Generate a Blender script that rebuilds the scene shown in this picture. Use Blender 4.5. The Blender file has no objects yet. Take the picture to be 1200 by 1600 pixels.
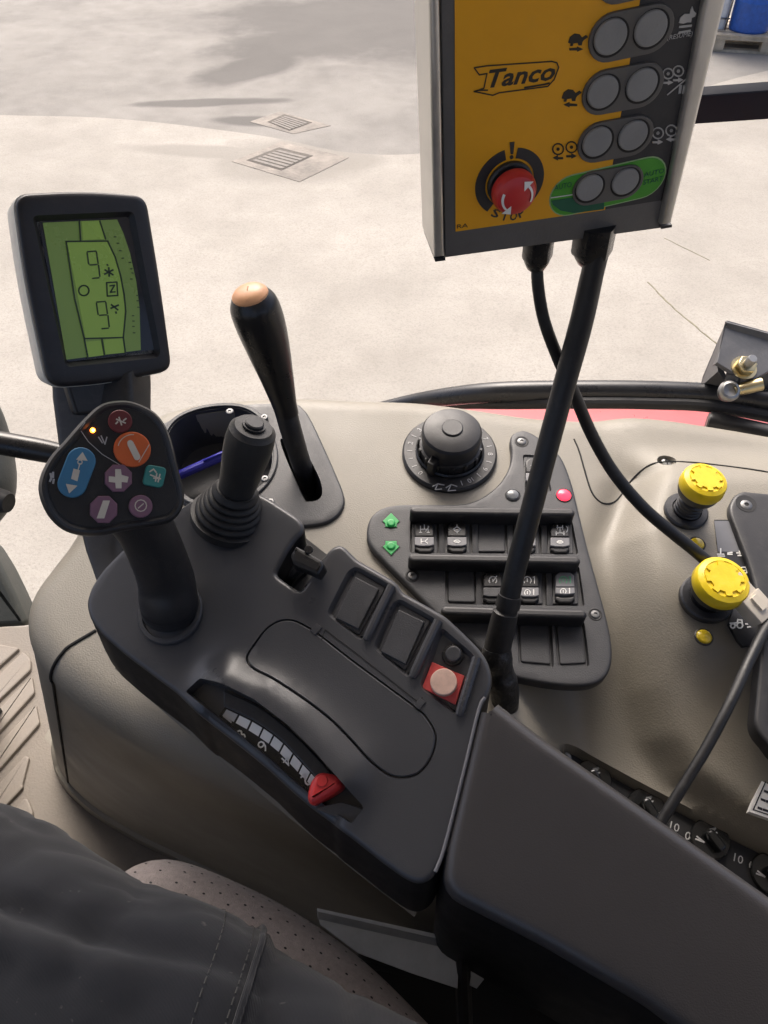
import bpy, bmesh, math, random
import numpy as np
from mathutils import Vector, Matrix, noise
from mathutils.geometry import delaunay_2d_cdt
random.seed(7)
R = math.radians
scene = bpy.context.scene
COL = scene.collection

# ------------------------------------------------------------------ camera, sky, sun, exposure
EYE = Vector((0.0, 0.0, 2.45))          # eye of a driver sitting in the cab, above the yard
PITCH = R(46)
FPX = 1200.0                            # focal length in pixels of the 1200 x 1600 photograph
cam = bpy.data.cameras.new('camera'); cam.sensor_fit = 'HORIZONTAL'; cam.sensor_width = 36; cam.lens = 36
cam.clip_start = 0.02; cam.clip_end = 500
cam_o = bpy.data.objects.new('camera', cam); COL.objects.link(cam_o)
cam_o.location = EYE; cam_o.rotation_euler = (R(90) - PITCH, 0, 0)
scene.camera = cam_o

SUN_EL, SUN_AZ = R(49), R(-12)           # azimuth from +Y towards +X
world = bpy.data.worlds.new('World'); scene.world = world; world.use_nodes = True
wn = world.node_tree.nodes; wl = world.node_tree.links
bg = wn['Background']; bg.inputs[1].default_value = 0.15
sky = wn.new('ShaderNodeTexSky'); sky.sky_type = 'NISHITA'; sky.sun_disc = False
sky.sun_elevation = SUN_EL; sky.sun_rotation = SUN_AZ
sky.air_density = .65; sky.dust_density = 7.0; sky.ozone_density = .6
wl.new(sky.outputs[0], bg.inputs[0])
sl = bpy.data.lights.new('sun', 'SUN'); sl.energy = 1.45; sl.angle = R(38); sl.color = (1, .965, .92)
so = bpy.data.objects.new('sun', sl); COL.objects.link(so)
sd = Vector((math.sin(SUN_AZ)*math.cos(SUN_EL), math.cos(SUN_AZ)*math.cos(SUN_EL), math.sin(SUN_EL)))
so.rotation_euler = sd.to_track_quat('Z', 'Y').to_euler()
so.location = sd*20
vs = scene.view_settings
vs.view_transform = 'Standard'; vs.look = 'None'; vs.gamma = 1; vs.use_curve_mapping = False
vs.exposure = 0.92

# ------------------------------------------------------------------ helpers: places
cp, sp_ = math.cos(PITCH), math.sin(PITCH)
def ray(x, y):
    u = (x-600)/FPX; w = -(y-800)/FPX
    return Vector((u, cp + w*sp_, -sp_ + w*cp))
def at(x, y, d): return EYE + ray(x, y)*d
def at_z(x, y, z):
    r = ray(x, y); return EYE + r*((z-EYE.z)/r.z)
class Frame:
    """a flat surface of the place: origin, normal and two in-plane axes"""
    def __init__(s, o, n, xh=(1, 0, 0)):
        s.o = Vector(o); s.n = Vector(n).normalized()
        xh = Vector(xh); s.x = (xh - s.n*xh.dot(s.n)).normalized(); s.y = s.n.cross(s.x)
        s.M = Matrix.Translation(s.o) @ Matrix((s.x, s.y, s.n)).transposed().to_4x4()
    def depth(s, px, py, h=0):
        r = ray(px, py); return (s.o + s.n*h - EYE).dot(s.n)/r.dot(s.n)
    def hit(s, px, py, h=0): return EYE + ray(px, py)*s.depth(px, py, h)
    def uv(s, px, py, h=0):
        q = s.hit(px, py, h) - s.o; return Vector((q.dot(s.x), q.dot(s.y)))
    def uvs(s, pts, h=0): return [s.uv(p[0], p[1], h) for p in pts]
    def m(s, px, py, rpx, h=0): return rpx*s.depth(px, py, h)/FPX
    def w(s, u, v, h=0): return s.o + s.x*u + s.y*v + s.n*h
    def loc(s, vec): vec = Vector(vec); return Vector((vec.dot(s.x), vec.dot(s.y), vec.dot(s.n)))
    def sub(s, px, py, h=0): return Frame(s.hit(px, py, h), s.n, s.x)

# ------------------------------------------------------------------ helpers: materials
def lin(c):
    if isinstance(c, str):
        c = [int(c[i:i+2], 16)/255 for i in (0, 2, 4)]
        return tuple(x/12.92 if x <= .04045 else ((x+.055)/1.055)**2.4 for x in c)
    return tuple(c)
MATS = {}
def mat(name, col, rough=.5, bump=0, bscale=500, bdist=.0006, var=.12, vscale=25, metal=0, spec=.5, rvar=.1,
        emit=0, coat=0, sheen=0, dust=0, trans=0):
    if name in MATS: return MATS[name]
    m = bpy.data.materials.new(name); m.use_nodes = True; nt = m.node_tree; N = nt.nodes; L = nt.links
    b = N['Principled BSDF']; col = lin(col)
    tc = N.new('ShaderNodeTexCoord')
    nz = N.new('ShaderNodeTexNoise'); nz.inputs['Scale'].default_value = vscale; nz.inputs['Detail'].default_value = 6
    nz.inputs['Roughness'].default_value = .65
    L.new(tc.outputs['Object'], nz.inputs['Vector'])
    mr = N.new('ShaderNodeMapRange'); mr.inputs[1].default_value = .3; mr.inputs[2].default_value = .7
    mr.inputs[3].default_value = 1-var; mr.inputs[4].default_value = 1+var
    L.new(nz.outputs[0], mr.inputs[0])
    mx = N.new('ShaderNodeMix'); mx.data_type = 'RGBA'; mx.blend_type = 'MULTIPLY'; mx.inputs[0].default_value = 1
    mx.inputs[6].default_value = (*col, 1); L.new(mr.outputs[0], mx.inputs[7])
    out = mx.outputs[2]
    if dust:
        n2 = N.new('ShaderNodeTexNoise'); n2.inputs['Scale'].default_value = 60; n2.inputs['Detail'].default_value = 8
        n2.inputs['Roughness'].default_value = .8
        L.new(tc.outputs['Object'], n2.inputs['Vector'])
        m2 = N.new('ShaderNodeMapRange'); m2.inputs[1].default_value = .52; m2.inputs[2].default_value = .8
        m2.inputs[3].default_value = 0; m2.inputs[4].default_value = dust
        L.new(n2.outputs[0], m2.inputs[0])
        x2 = N.new('ShaderNodeMix'); x2.data_type = 'RGBA'; L.new(m2.outputs[0], x2.inputs[0])
        L.new(out, x2.inputs[6]); x2.inputs[7].default_value = (.32, .29, .25, 1)
        out = x2.outputs[2]
    L.new(out, b.inputs['Base Color'])
    m3 = N.new('ShaderNodeMapRange'); m3.inputs[1].default_value = .3; m3.inputs[2].default_value = .7
    m3.inputs[3].default_value = max(.03, rough-rvar); m3.inputs[4].default_value = min(1, rough+rvar)
    L.new(nz.outputs[0], m3.inputs[0]); L.new(m3.outputs[0], b.inputs['Roughness'])
    b.inputs['Metallic'].default_value = metal; b.inputs['Specular IOR Level'].default_value = spec
    b.inputs['Coat Weight'].default_value = coat
    if sheen: b.inputs['Sheen Weight'].default_value = sheen
    if trans: b.inputs['Transmission Weight'].default_value = trans
    if emit:
        b.inputs['Emission Color'].default_value = (*col, 1); b.inputs['Emission Strength'].default_value = emit
    if bump:
        nb = N.new('ShaderNodeTexNoise'); nb.inputs['Scale'].default_value = bscale; nb.inputs['Detail'].default_value = 3
        L.new(tc.outputs['Object'], nb.inputs['Vector'])
        bp = N.new('ShaderNodeBump'); bp.inputs['Strength'].default_value = bump; bp.inputs['Distance'].default_value = bdist
        L.new(nb.outputs[0], bp.inputs['Height']); L.new(bp.outputs[0], b.inputs['Normal'])
    MATS[name] = m; return m
BLACK = mat('black_plastic', (.022, .022, .024), .42, .35, 1400, .0003, dust=.10)
BLACK2 = mat('black_gloss', (.012, .012, .013), .3, .15, 900, .0003, dust=.05)
DEEP = mat('deep_black', (.006, .006, .007), .6, .2, 900)
ARM = mat('armrest_plastic', (.058, .059, .064), .30, .35, 1100, .00025, var=.04, vscale=9, rvar=.05)
SKIN = mat('armrest_soft', (.054, .051, .052), .31, .5, 1000, .0003, var=.08, vscale=9, rvar=.05)
PANEL = mat('panel_plastic', (.044, .045, .049), .45, .5, 900, .0004, dust=.06)
BEIGE = mat('console_plastic', (.236, .217, .178), .48, .45, 700, .0007, var=.06, vscale=12, dust=.08)
BEIGE2 = mat('cover_plastic', (.22, .20, .165), .5, .4, 600, .0006, var=.08, dust=.06)
RUBBER = mat('rubber', (.018, .018, .019), .6, .3, 600, dust=.08)
CABLE = mat('cable_rubber', (.014, .0145, .016), .48, .3, 300, .0005, var=.3, vscale=60, dust=.07)
STEEL = mat('steel', (.36, .36, .35), .42, .3, 400, .0003, metal=1)
BRASS = mat('zinc_yellow', (.62, .52, .3), .3, .3, 400, .0003, metal=1)
ALU = mat('aluminium', (.62, .61, .58), .38, .2, 700, .0002, metal=.85, var=.08)
WHITE = mat('white_print', (.82, .82, .79), .55, var=.06)
GREYP = mat('grey_print', (.45, .45, .45), .55)
GREYR = mat('grey_rocker', (.2, .2, .21), .45, .3, 900, .0003)
YEL = mat('yellow_plastic', (.76, .56, .012), .42, .3, 500, .0004, var=.16, vscale=60, dust=.3)
RED = mat('red_plastic', (.58, .035, .035), .38, .2, 600, .0003, var=.1, dust=.1)

# ------------------------------------------------------------------ helpers: meshes
W = {}
def ob(name, me, m=None, M=None, parent=None, sharp=28):
    M = M or Matrix.Identity(4)
    o = bpy.data.objects.new(name, me); COL.objects.link(o); W[o] = M
    if parent is not None:
        o.parent = parent; o.matrix_basis = W[parent].inverted() @ M
    else: o.matrix_basis = M
    if me is not None:
        if m is not None and not me.materials: me.materials.append(m)
        if sharp and len(me.polygons):
            me.polygons.foreach_set('use_smooth', [True]*len(me.polygons)); me.set_sharp_from_angle(angle=R(sharp))
            me.polygons.foreach_set('use_smooth', [len(p.vertices) < 5 for p in me.polygons])
    return o
def thing(name, label, cat, M=None, group=None):
    o = ob(name, None, None, M); o['label'] = label; o['category'] = cat
    if group: o['group'] = group
    return o
def tag(o, label, cat, group=None):
    o['label'] = label; o['category'] = cat
    if group: o['group'] = group
    return o
def struct(o): o['kind'] = 'structure'; return o
def mesh(verts, faces):
    me = bpy.data.meshes.new('m'); me.from_pydata([tuple(v) for v in verts], [], faces); me.update()
    bm = bmesh.new(); bm.from_mesh(me); bmesh.ops.recalc_face_normals(bm, faces=bm.faces); bm.to_mesh(me); bm.free()
    return me
def crom(pts, closed=False, n=8):
    P = [Vector(p) for p in pts]; N = len(P); out = []
    for i in range(N if closed else N-1):
        p0 = P[(i-1) % N] if closed or i > 0 else P[0]*2-P[1]
        p1 = P[i]; p2 = P[(i+1) % N]
        p3 = P[(i+2) % N] if closed or i+2 < N else P[-1]*2-P[-2]
        for k in range(n):
            t = k/n
            out.append(.5*((2*p1)+(p2-p0)*t+(2*p0-5*p1+4*p2-p3)*t*t+(3*p1-p0-3*p2+p3)*t**3))
    if not closed: out.append(P[-1])
    return out
def area(L): return .5*sum(a[0]*b[1]-a[1]*b[0] for a, b in zip(L, L[1:]+L[:1]))
def ccw(L):
    L = [Vector((p[0], p[1])) for p in L]
    return L if area(L) > 0 else L[::-1]
def offset(L, d):
    """move a counter-clockwise loop outwards by d"""
    n = len(L); out = []
    for i in range(n):
        a = L[i]-L[i-1]; b = L[(i+1) % n]-L[i]
        na = Vector((a.y, -a.x)).normalized(); nb = Vector((b.y, -b.x)).normalized()
        m = na+nb; l = m.length
        m = m/l if l > 1e-6 else na
        c = max(.5, m.dot(na)); out.append(L[i]+m*(d/c))
    return out
def rpoly(pts, r, n=5):
    """polygon with rounded corners; r a number or one per corner"""
    P = [Vector((p[0], p[1])) for p in pts]; N = len(P); out = []
    for i in range(N):
        ri = r[i] if isinstance(r, (list, tuple)) else r
        a = P[i-1]-P[i]; b = P[(i+1) % N]-P[i]
        t = min(ri, a.length*.49, b.length*.49); p0 = P[i]+a.normalized()*t; p1 = P[i]+b.normalized()*t
        if t < 1e-7: out.append(P[i].copy()); continue
        for k in range(n+1):
            s = k/n; out.append(p0*(1-s)**2+P[i]*(2*s*(1-s))+p1*s*s)
    return out
def resample(L, step):
    out = []
    for a, b in zip(L, L[1:]+L[:1]):
        k = max(1, int(math.ceil((b-a).length/step)))
        for j in range(k): out.append(a.lerp(b, j/k))
    return out
def circle(c, r, n=32, ry=None):
    ry = ry or r
    return [Vector((c[0]+r*math.cos(2*math.pi*i/n), c[1]+ry*math.sin(2*math.pi*i/n))) for i in range(n)]
def capsule(a, b, r, n=12):
    a = Vector(a); b = Vector(b); d = (b-a).normalized(); t0 = math.atan2(d.y, d.x); out = []
    for k in range(n+1): t = t0-math.pi/2+math.pi*k/n; out.append(b+Vector((math.cos(t), math.sin(t)))*r)
    for k in range(n+1): t = t0+math.pi/2+math.pi*k/n; out.append(a+Vector((math.cos(t), math.sin(t)))*r)
    return out
def loft(loops, cap0=True, cap1=True):
    n = len(loops[0]); V = [v for l in loops for v in l]; Fs = []
    for j in range(len(loops)-1):
        for i in range(n):
            k = (i+1) % n; Fs.append((j*n+i, j*n+k, (j+1)*n+k, (j+1)*n+i))
    if cap0: Fs.append(tuple(range(n))[::-1])
    if cap1: Fs.append(tuple(range((len(loops)-1)*n, len(loops)*n)))
    return mesh(V, Fs)
def prism(L, h0, h1, r=0, seg=3, r0=0):
    L = ccw(L); z = lambda l, h: [Vector((p.x, p.y, h)) for p in l]
    loops = []
    if r0:
        for k in range(seg): t = math.pi/2*k/seg; loops.append(z(offset(L, -r0*(1-math.sin(t))), h0+r0*(1-math.cos(t))))
        loops.append(z(L, h0+r0))
    else: loops.append(z(L, h0))
    if r:
        for k in range(seg+1): t = math.pi/2*k/seg; loops.append(z(offset(L, -r*(1-math.cos(t))), h1-r+r*math.sin(t)))
    else: loops.append(z(L, h1))
    return loft(loops)
def lathe(prof, n=40):
    V = []; Fs = []; m = len(prof)
    loops = [[Vector((r*math.cos(2*math.pi*i/n), r*math.sin(2*math.pi*i/n), z)) for i in range(n)] for r, z in prof]
    return loft(loops)
def tube(pts, rad, n=14, sm=6, flat=1.0, up=(0, 0, 1), cap=True):
    """swept tube through 3-D points; rad a number or one per point"""
    if not isinstance(rad, (list, tuple)): rad = [rad]*len(pts)
    Q = [Vector((*p, r)) for p, r in zip(pts, rad)]
    if sm: Q = crom(Q, False, sm)
    P = [q.xyz for q in Q]; rr = [max(1e-5, q.w) for q in Q]; loops = []
    ref = Vector(up)
    for i in range(len(P)):
        d = (P[min(i+1, len(P)-1)]-P[max(i-1, 0)]).normalized()
        a = ref.cross(d)
        if a.length < 1e-3: a = Vector((1, 0, 0)).cross(d)
        a.normalize(); b = d.cross(a)
        loops.append([P[i]+a*(rr[i]*math.cos(2*math.pi*k/n))+b*(rr[i]*flat*math.sin(2*math.pi*k/n)) for k in range(n)])
    return loft(loops, cap, cap)
def box(sx, sy, sz, r=0):
    return prism(rpoly([(-sx/2, -sy/2), (sx/2, -sy/2), (sx/2, sy/2), (-sx/2, sy/2)], r or 0, 3 if r else 1) if r else
                 [(-sx/2, -sy/2), (sx/2, -sy/2), (sx/2, sy/2), (-sx/2, sy/2)], 0, sz, r*.6, 2)
def inside(poly, pts):
    P = np.array([(p[0], p[1]) for p in poly]); q = np.asarray(pts); x, y = q[:, 0], q[:, 1]
    ins = np.zeros(len(q), bool); j = len(P)-1
    for i in range(len(P)):
        xi, yi = P[i]; xj, yj = P[j]
        c = ((yi > y) != (yj > y)) & (x < (xj-xi)*(y-yi)/((yj-yi) or 1e-12)+xi)
        ins ^= c; j = i
    return ins
def field(outline, step, h=lambda u, v: 0.0, recs=(), skirt=()):
    """a moulded top surface: height h(u, v) inside an outline, pockets (loop, floor height, wall slope) sunk into it,
    and a skirt of (outward offset, 3-D shift) rows round its edge"""
    out = resample(ccw(outline), step); nO = len(out)
    pts = list(out); hs = [h(p.x, p.y) for p in out]; edges = [(i, (i+1) % nO) for i in range(nO)]
    inner = []
    for loop, floor, slope in recs:
        A = resample(ccw(loop), step*.6); B = offset(A, -slope)
        for L, dz in ((A, None), (B, floor)):
            s = len(pts); pts += L; edges += [(s+i, s+(i+1) % len(L)) for i in range(len(L))]
            hs += [h(p.x, p.y) if dz is None else (dz(p.x, p.y) if callable(dz) else dz) for p in L]
        inner.append((B, floor))
    arr = np.array([(p.x, p.y) for p in pts]); lo, hi = arr.min(0), arr.max(0)
    gx, gy = np.meshgrid(np.arange(lo[0], hi[0], step), np.arange(lo[1], hi[1], step))
    gx = gx + (np.arange(gx.shape[0]) % 2)[:, None]*step*.5
    g = np.stack([gx.ravel(), gy.ravel()], 1); g = g[inside(out, g)]
    keep = np.array([np.min(((arr-q)**2).sum(1)) > (step*.45)**2 for q in g]) if len(g) else np.zeros(0, bool)
    g = g[keep]
    gh = np.array([float(h(*q)) for q in g])
    for B, floor in inner:
        if len(g):
            i = inside(B, g); gh[i] = [floor(*q) if callable(floor) else floor for q in g[i]]
    pts += [Vector(q) for q in g]; hs += list(gh)
    V2, _, T, ov, _, _ = delaunay_2d_cdt([Vector(p) for p in pts], edges, [], 0, 1e-7)
    c = np.array([[sum(V2[k][d] for k in t)/3 for d in (0, 1)] for t in T]); ok = inside(out, c)
    V = [Vector((v.x, v.y, hs[o[0]] if o else h(v.x, v.y))) for v, o in zip(V2, ov)]
    Fs = [tuple(t) for t, k in zip(T, ok) if k]
    idx = {o: i for i, ol in enumerate(ov) for o in ol}
    prev = [idx[i] for i in range(nO)]; base = [V[i].copy() for i in prev]
    for off, sh in skirt:
        L = offset(out, off); s = len(V); sh = Vector(sh)
        V += [Vector((p.x, p.y, b.z))+sh for p, b in zip(L, base)]; cur = list(range(s, s+nO))
        for i in range(nO):
            k = (i+1) % nO; Fs.append((prev[i], prev[k], cur[k], cur[i]))
        prev = cur
    return mesh(V, Fs)
def side_mesh(outline, h, rows, step=.0055):
    out = resample(ccw(outline), step); loops = []
    for off, sh in rows:
        L = offset(out, off); sh = Vector(sh); loops.append([Vector((p.x, p.y, h(b.x, b.y)))+sh for p, b in zip(L, out)])
    return loft(loops, False, False)
def rim(r, drop, seg=5):
    return [(r*math.sin(math.pi/2*k/seg), (0, 0, -r*(1-math.cos(math.pi/2*k/seg)))) for k in range(1, seg+1)] + \
           [(r, tuple(Vector((0, 0, -r))+Vector(drop)))]
def text(name, s, fr, p0, p1, h, m, parent, hgt=None, shear=0, th=.0001, bold=0):
    """lettering on a surface, from the left to the right end of its base line"""
    cu = bpy.data.curves.new('t', 'FONT'); cu.body = s; cu.extrude = .01; cu.shear = shear; cu.resolution_u = 2; cu.offset = bold
    o = bpy.data.objects.new('t', cu); me = bpy.data.meshes.new_from_object(o)
    bpy.data.objects.remove(o); bpy.data.curves.remove(cu); me.materials.clear()
    co = np.array([v.co[:] for v in me.vertices]); lo, hi = co.min(0), co.max(0)
    a = fr.uv(*p0, h); b = fr.uv(*p1, h); d = b-a; sx = d.length/(hi[0]-lo[0])
    sy = sx if hgt is None else fr.m(*p0, hgt, h)/(hi[1]-lo[1])
    ang = math.atan2(d.y, d.x)
    for v, q in zip(me.vertices, co):
        x = (q[0]-lo[0])*sx; y = (q[1]-lo[1])*sy
        v.co = (a.x+x*math.cos(ang)-y*math.sin(ang), a.y+x*math.sin(ang)+y*math.cos(ang), h+(th if q[2] > 0 else -th*.3))
    return ob(name, me, m, fr.M, parent, 0)
def plate(name, fr, pts, h0, h1, m, parent, r=0, round_px=0, spline=False, seg=3, sharp=24):
    """a slab on a surface, outline in photo pixels at height h1"""
    L = fr.uvs(pts, h1)
    if spline: L = crom(L, True, 5)
    elif round_px: L = rpoly(L, fr.m(*pts[0][:2], round_px, h1))
    return ob(name, prism(L, h0, h1, r, seg), m, fr.M, parent, sharp)
def disc(name, fr, c, rpx, h0, h1, m, parent, r=0, n=28):
    u = fr.uv(*c, h1); return ob(name, prism(circle(u, fr.m(*c, rpx, h1), n), h0, h1, r), m, fr.M, parent)
def turned(name, fr, c, prof, m, parent, h=0, n=40):
    """lathe on a surface; prof in metres above height h"""
    s = fr.sub(*c, h); return ob(name, lathe(prof, n), m, s.M, parent)
def stroke_mesh(fr, lines, wpx, h, th=.0002):
    """printed lines: polylines in photo pixels, one flat mesh"""
    V = []; Fs = []
    for ln in lines:
        L = fr.uvs(ln, h); hw = fr.m(*ln[0], wpx/2, h)
        for a, b in zip(L, L[1:]):
            d = (b-a).normalized(); nrm = Vector((-d.y, d.x))*hw; a2 = a-d*hw*.6; b2 = b+d*hw*.6; s = len(V)
            for q in (a2-nrm, b2-nrm, b2+nrm, a2+nrm): V.append((q.x, q.y, h+th))
            for q in (a2-nrm, b2-nrm, b2+nrm, a2+nrm): V.append((q.x, q.y, h-th))
            Fs += [(s, s+1, s+2, s+3), (s+7, s+6, s+5, s+4)]+[(s+i, s+4+i, s+4+(i+1) % 4, s+(i+1) % 4) for i in range(4)]
    return mesh(V, Fs)
def strokes(name, fr, lines, wpx, h, m, parent, th=.0002):
    return ob(name, stroke_mesh(fr, lines, wpx, h, th), m, fr.M, parent, 0)
def ring_pts(c, r, n=14, a0=0, a1=360, ry=None):
    return [(c[0]+r*math.cos(R(a0+(a1-a0)*k/n)), c[1]-(ry or r)*math.sin(R(a0+(a1-a0)*k/n))) for k in range(n+1)]
SCREW = mat('screw_steel', (.20, .20, .20), .5, .3, 400, .0003, metal=.9)
def screw(name, fr, c, rpx, h, parent, m=SCREW):
    r = fr.m(*c, rpx, h)
    o = turned(name, fr, c, [(r, -.001), (r, .0005), (r*.8, .0011), (r*.42, .0013), (r*.34, .0003), (.0002, .0003)], m, parent, h, 18)
    s = fr.sub(*c, h+.0014)
    b = prism([(-r*.6, -r*.12), (-r*.12, -r*.12), (-r*.12, -r*.6), (r*.12, -r*.6), (r*.12, -r*.12), (r*.6, -r*.12), (r*.6, r*.12), (r*.12, r*.12),
               (r*.12, r*.6), (-r*.12, r*.6), (-r*.12, r*.12), (-r*.6, r*.12)], -.0003, .0002)
    ob('cross_slot', b, DEEP, s.M, o, 0) if W.get(o) and o.parent and o.parent.parent is None else None
    return o
def sstep(a, b, x):
    t = min(1, max(0, (x-a)/(b-a))); return t*t*(3-2*t)

# ------------------------------------------------------------------ the main surfaces of the cab
FWD = Vector((-.795, .596, .11)).normalized()                      # the tractor's forward direction
_c = Vector((.6*math.cos(R(20)), .8*math.cos(R(20)), math.sin(R(20))))
A = Frame(at(500, 1000, .56), _c.cross(FWD))                       # armrest top
K = Frame(at(780, 900, .72), (0, -.174, .985))                     # side console top
T = Frame(at(860, 390, .50), Vector((.981, .173, .085)).cross(Vector((-.087, -.132, .988))), (.981, .173, .085))   # control box face
FLOOR_Z = 1.2

# ================================================================== THE YARD OUTSIDE
def ground_mat(name, col, dark, wet=(), wcol=(.13, .122, .115), wk=.75, wr=.65):
    m = bpy.data.materials.new(name); m.use_nodes = True; nt = m.node_tree; N = nt.nodes; L = nt.links; b = N['Principled BSDF']
    tc = N.new('ShaderNodeTexCoord')
    def nz(sc, det=8, ro=.6):
        n = N.new('ShaderNodeTexNoise'); n.inputs['Scale'].default_value = sc; n.inputs['Detail'].default_value = det
        n.inputs['Roughness'].default_value = ro; L.new(tc.outputs['Object'], n.inputs['Vector']); return n.outputs[0]
    def mr(v, a, b_, c, d):
        n = N.new('ShaderNodeMapRange'); n.interpolation_type = 'SMOOTHSTEP'
        for i, q in enumerate((a, b_, c, d)): n.inputs[i+1].default_value = q
        L.new(v, n.inputs[0]); return n.outputs[0]
    def mix(f, a, b_, bl='MIX'):
        n = N.new('ShaderNodeMix'); n.data_type = 'RGBA'; n.blend_type = bl
        for s, q in ((0, f), (6, a), (7, b_)):
            if hasattr(q, 'links'): L.new(q, n.inputs[s])
            elif s == 0: n.inputs[0].default_value = q
            else: n.inputs[s].default_value = (*q, 1)
        return n.outputs[2]
    c = mix(mr(nz(1.1), .35, .7, 0, 1), col, dark)
    c = mix(mr(nz(.45, 5, .6), .4, .65, 0, .35), c, tuple(x*.62 for x in col))
    c = mix(mr(nz(90, 4, .8), .42, .75, 0, .7), c, tuple(x*.55 for x in col))
    c = mix(mr(nz(14, 6, .7), .55, .75, 0, .35), c, tuple(x*.7 for x in dark))
    rough = mr(nz(6), .3, .7, .75, .95)
    if wet:
        def blob(px, py, sx, sy, ang):
            p = at_z(px, py, 0)
            mp = N.new('ShaderNodeMapping'); mp.vector_type = 'TEXTURE'
            mp.inputs['Location'].default_value = (p.x, p.y, 0); mp.inputs['Rotation'].default_value = (0, 0, R(ang))
            mp.inputs['Scale'].default_value = (sx, sy, 1); L.new(tc.outputs['Object'], mp.inputs['Vector'])
            ln = N.new('ShaderNodeVectorMath'); ln.operation = 'LENGTH'; L.new(mp.outputs[0], ln.inputs[0])
            ad = N.new('ShaderNodeMath'); ad.operation = 'MULTIPLY_ADD'; L.new(nz(2.2, 6), ad.inputs[0]); ad.inputs[1].default_value = .9
            L.new(ln.outputs['Value'], ad.inputs[2]); return mr(ad.outputs[0], 1.05, 1.5, 1, 0)
        f = None
        for q in wet:
            v = blob(*q)
            if f is None: f = v
            else:
                n = N.new('ShaderNodeMath'); n.operation = 'MAXIMUM'; L.new(f, n.inputs[0]); L.new(v, n.inputs[1]); f = n.outputs[0]
        n = N.new('ShaderNodeMath'); n.operation = 'MULTIPLY'; L.new(f, n.inputs[0]); n.inputs[1].default_value = wk; f2 = n.outputs[0]
        c = mix(f2, c, wcol)
        rm = N.new('ShaderNodeMix'); L.new(f, rm.inputs[0]); L.new(rough, rm.inputs[2]); rm.inputs[3].default_value = wr; rough = rm.outputs[0]
    b.inputs['Specular IOR Level'].default_value = .25
    L.new(c, b.inputs['Base Color']); L.new(rough, b.inputs['Roughness'])
    bp = N.new('ShaderNodeBump'); bp.inputs['Strength'].default_value = .5; bp.inputs['Distance'].default_value = .006
    L.new(nz(70, 5, .7), bp.inputs['Height']); L.new(bp.outputs[0], b.inputs['Normal'])
    return m
TARMAC = ground_mat('yard_tarmac', (.29, .274, .248), (.215, .203, .184), ((395, 105, .9, .4, 50), (520, 60, 1.7, .8, 25), (600, 20, 2.6, 1.2, 10), (330, 160, .8, .12, 5), (700, 50, 1.6, 1.4, 0), (410, 190, .5, .15, -5)), (.085, .08, .075), .72, .85)
CONC = ground_mat('yard_concrete', (.405, .378, .333), (.325, .302, .264), ((350, 240, .9, .16, -8), (455, 252, .75, .5, 0), (520, 255, .5, .25, 10)), (.20, .185, .16), .55, .8)
struct(ob('ground', mesh([(-150, -150, 0), (150, -150, 0), (150, 150, 0), (-150, 150, 0)], [(0, 1, 2, 3)]), TARMAC))
edge = [at_z(x, y, .004) for x, y in ((-420, 168), (0, 180), (130, 183), (230, 190), (340, 203), (430, 216), (540, 238), (660, 240), (820, 215), (980, 175), (1130, 128), (1210, 108), (1400, 60))]
edge = crom(edge, False, 6)
ap = [Vector((p.x, p.y)) for p in edge]+[Vector((9, -9)), Vector((-9, -9))]
apron = struct(ob('yard_pavement', prism(ap, -.05, .006), CONC))
def crack(pts, w):
    P = [Vector(at_z(x, y, .007).xy) for x, y in pts]; V = []; n = 0
    Q = []
    for a, b in zip(P, P[1:]):
        for k in range(8): Q.append(a.lerp(b, k/8)+Vector((random.uniform(-1, 1), random.uniform(-1, 1)))*w*.8)
    L = [q+Vector((w, w*.3))*random.uniform(.4, 1) for q in Q]+[q-Vector((w, w*.3))*random.uniform(.4, 1) for q in reversed(Q)]
    return prism(L, .0045, .0075)
GRIT = mat('joint_dirt', (.2, .18, .12), .95, .5, 60, .004, var=.4)
for c_, w_ in (([(1012, 440), (1062, 490), (1130, 545)], .006), ([(1038, 372), (1120, 412)], .004)):
    ob('crack', crack(c_, w_), GRIT, None, apron, 0)
# drain covers
IRON = mat('drain_iron', (.145, .128, .11), .7, .6, 120, .002, var=.45, vscale=14, dust=.6)
KERB = mat('drain_frame', (.235, .21, .18), .85, .8, 40, .006, var=.4, vscale=6, dust=.2)
DIRT = mat('drain_dark', (.10, .088, .075), .9, .6, 80, .003, var=.4, dust=.4)
def drain(frame_px, grate_px, lab, z):
    G = Frame(Vector((0, 0, z)), (0, 0, 1)); t = thing('drain_cover', lab, 'drain', Matrix.Translation(G.hit(*grate_px[0])), 'drain covers in the yard')
    plate('frame', G, frame_px, -.03, .003, KERB, t, .001)
    plate('grate', G, grate_px, .0, .005, DIRT, t, .001)
    g = G.uvs(grate_px, .012); n = 7
    for k in range(1, n):
        a = g[0].lerp(g[1], k/n); b = g[3].lerp(g[2], k/n); d = (b-a); s = (g[1]-g[0])/n*.36
        a = a+d*.08; b = b-d*.08
        ob('grate_bar', prism([a-s, a+s, b+s, b-s], .0045, .0075), IRON, G.M, t, 0)
drain([(390, 190), (437, 174), (517, 196), (458, 209)], [(418, 190), (444, 178), (488, 191), (452, 204)], 'small iron drain grate in a pale frame on the darker tarmac', .0)
drain([(362, 252), (440, 221), (545, 246), (468, 284)], [(385, 250), (436, 230), (489, 243), (440, 266)], 'larger worn iron cover in a square concrete patch, the drain nearer the tractor', .006)
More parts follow.
